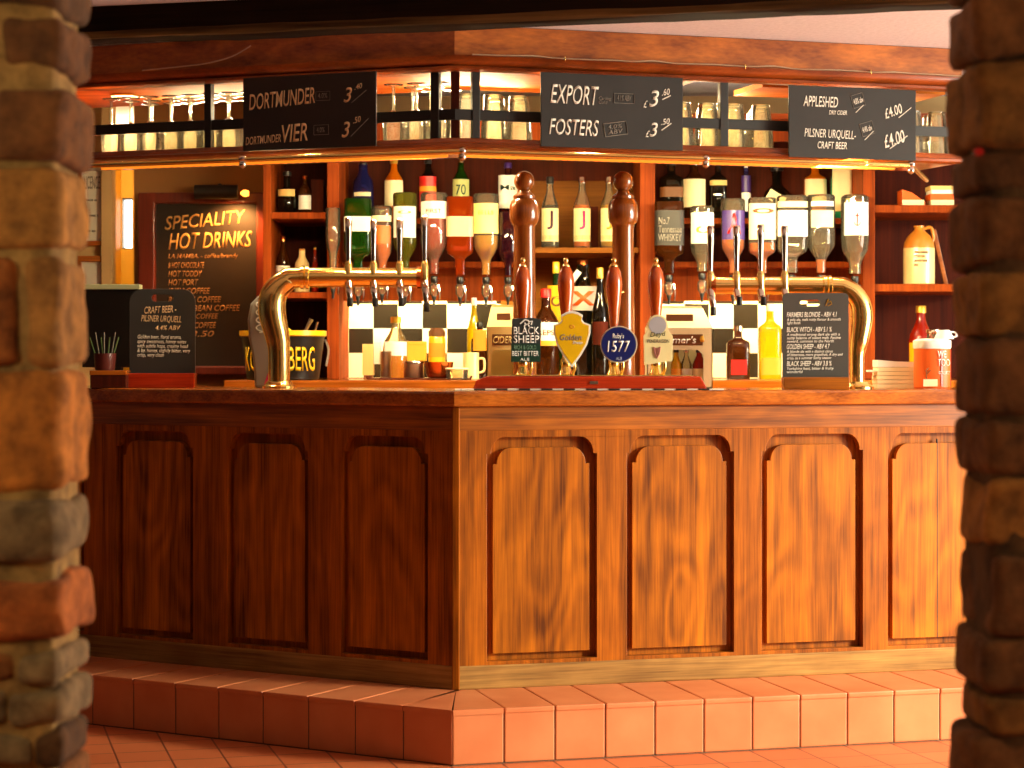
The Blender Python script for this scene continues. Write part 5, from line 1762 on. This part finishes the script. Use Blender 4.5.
# right small chalkboard
t, s_ = on_bar('table_chalkboard', 'small upright chalkboard with a handle slot listing ales under the brass font', 'chalkboard', 815.5, 6.70)
ZZ2 = lambda y: (360 + (EYE - Z_TOP) / s_ - y) * s_
MB().prism([rounded_top(-33 * s_, 33 * s_, ZZ2(378), ZZ2(293), 5 * s_), slot(-5.5 * s_, ZZ2(303), 20 * s_, 6.5 * s_)], -.004, .004).build('slate', plain('slate_grey', (64, 60, 54), .7, 0, .1, 6), t, None, .001)
MB().box(-33 * s_, 33 * s_, -.03, .03, 0, ZZ2(377), .003).build('foot', M_oak_h, t)
strokes(t, [[(10 * s_, ZZ2(306)), (12 * s_, ZZ2(300)), (13 * s_, ZZ2(299)), (12 * s_, ZZ2(303)), (15 * s_, ZZ2(301)), (16 * s_, ZZ2(304)), (12 * s_, ZZ2(306))]], .0012, M_gold, -.005, 'pin')
for (a0, a1, x0, x1, s1) in ((312, 317, -29, 21, 'FARMERS BLONDE - ABV 4.1'), (318, 325, -29, 25, 'A pale ale, malt nutty flavour & smooth\nlight finish'), (327, 332, -29, 16, 'BLACK WITCH - ABV 5.1 %'), (333, 343, -29, 25, 'A traditional strong dark ale with a\nnutty balance of sweet malt. Festive\nreward, common to the North'),
                         (344, 349, -29, 14, 'GOLDEN SHEEP - ABV 4.7'), (350, 360, -29, 27, 'A blonde ale with a distinct citrus\nof bitterness, more grapefruit. A dry and\ncrisp, as a summer sunny season'), (361, 366, -29, 16, 'BLACK SHEEP - ABV 3.8 %'), (367, 373, -29, 18, 'Yorkshire best, bitter & fruity\nwonderful')):
    text(t, s1, (x0 * s_, ZZ2(a1), x1 * s_, ZZ2(a0)), M_chalk, -.0045, .2, .01)

# small red tag on the dark pier
rt = MB().lathe([(.008, 0), (.008, .003), (.006, .005)], 12, 2, (0, 0, 0), 1, .8, None, 'y').build('red_sticker', M_red)
rt.location = (WX(978, 3.19), 3.188, WZ(152, 3.19))
rt.rotation_euler = (0, 0, PI)
tag(rt, 'tiny red sticker on the dark stone pier', 'sticker')

flush_texts()

# ------------------------------------------------------------------ lights
def area(name, loc, target, sx, sy, energy, color):
    l = bpy.data.lights.new(name, 'AREA')
    l.shape = 'RECTANGLE'; l.size = sx; l.size_y = sy; l.energy = energy; l.color = color
    o = bpy.data.objects.new(name, l); COL.objects.link(o)
    o.location = loc
    o.rotation_euler = (Vector(target) - Vector(loc)).to_track_quat('-Z', 'Y').to_euler()
    return o


area('window_daylight', (7.4, 3.9, 2.7), (0.2, 6.3, 0.5), 1.4, 1.2, 1000, (1.0, 0.91, 0.60))
area('window_sky', (wx - .02, 5.4, 1.15), (0, 6.0, 2.0), 2.0, 1.7, 185, (1.0, 0.95, 0.80))
l = bpy.data.lights.new('pier_fill', 'POINT'); l.energy = 19; l.color = (1, .82, .50); l.shadow_soft_size = .12  # added unseen light to brighten the front of the left pier
lo = bpy.data.objects.new('pier_fill', l); COL.objects.link(lo); lo.location = (-1.5, 2.2, 1.45)
l = bpy.data.lights.new('pier_fill', 'POINT'); l.energy = 34; l.color = (1, .76, .44); l.shadow_soft_size = .12  # second unseen light, added to lift the right pier
lo = bpy.data.objects.new('pier_fill', l); COL.objects.link(lo); lo.location = (2.1, 2.1, 1.3)
# strip lamps of the back bar
area('strip_lamp', (WX(425, 8.0), 8.03, zs_o - .06), (WX(425, 8.0), 8.10, 1.1), .62, .03, 10, (1, .84, .40))
area('strip_lamp', (WX(760, 8.0), 8.03, zs_o - .06), (WX(760, 8.0), 8.10, 1.1), .72, .03, 11, (1, .84, .40))
for (p0, p1, dep, en) in ((110, 250, .40, 11), (370, 452, .40, 9), (470, 560, .40, 8), (690, 790, .42, 12), (915, 955, .42, 5)):  # added lights behind the glasses to make them glow, no fittings
    a_ = G_L if p1 < 455 else G_R
    ua, ub = u_of(p0, GC, a_), u_of(p1, GC, a_)
    q0 = local(a_, (ua + ub) / 2, dep, GC)
    q1 = local(a_, (ua + ub) / 2, .22, GC)
    area('glass_rack_fill', (q0[0], q0[1], 2.03), (q1[0], q1[1], 1.86), abs(ub - ua), .03, en, (1, .80, .46))
# gantry strip lamps shining on the bottles
area('gantry_lamp', (WX(420, 6.8), 6.80, 1.80), (WX(420, 7.90), 7.90, 1.5), .6, .04, 19, (1, .78, .40))
area('gantry_lamp', (WX(760, 6.85), 6.85, 1.80), (WX(760, 7.90), 7.90, 1.5), .7, .04, 27, (1, .80, .40))

wd = bpy.data.worlds.new('world')
SC.world = wd
wd.use_nodes = True
bg = wd.node_tree.nodes['Background']
bg.inputs['Color'].default_value = (1.0, 0.76, 0.48, 1)
bg.inputs['Strength'].default_value = 0.02

SC.view_settings.view_transform = 'Standard'
SC.view_settings.look = 'None'
SC.view_settings.gamma = 1.0
SC.view_settings.use_curve_mapping = False
SC.view_settings.exposure = 0.0
SC.cycles.max_bounces = 8
SC.cycles.diffuse_bounces = 2
SC.cycles.glossy_bounces = 4
SC.cycles.transmission_bounces = 6
SC.cycles.transparent_max_bounces = 20
SC.cycles.use_denoising = True
SC.cycles.sample_clamp_indirect = 6.0
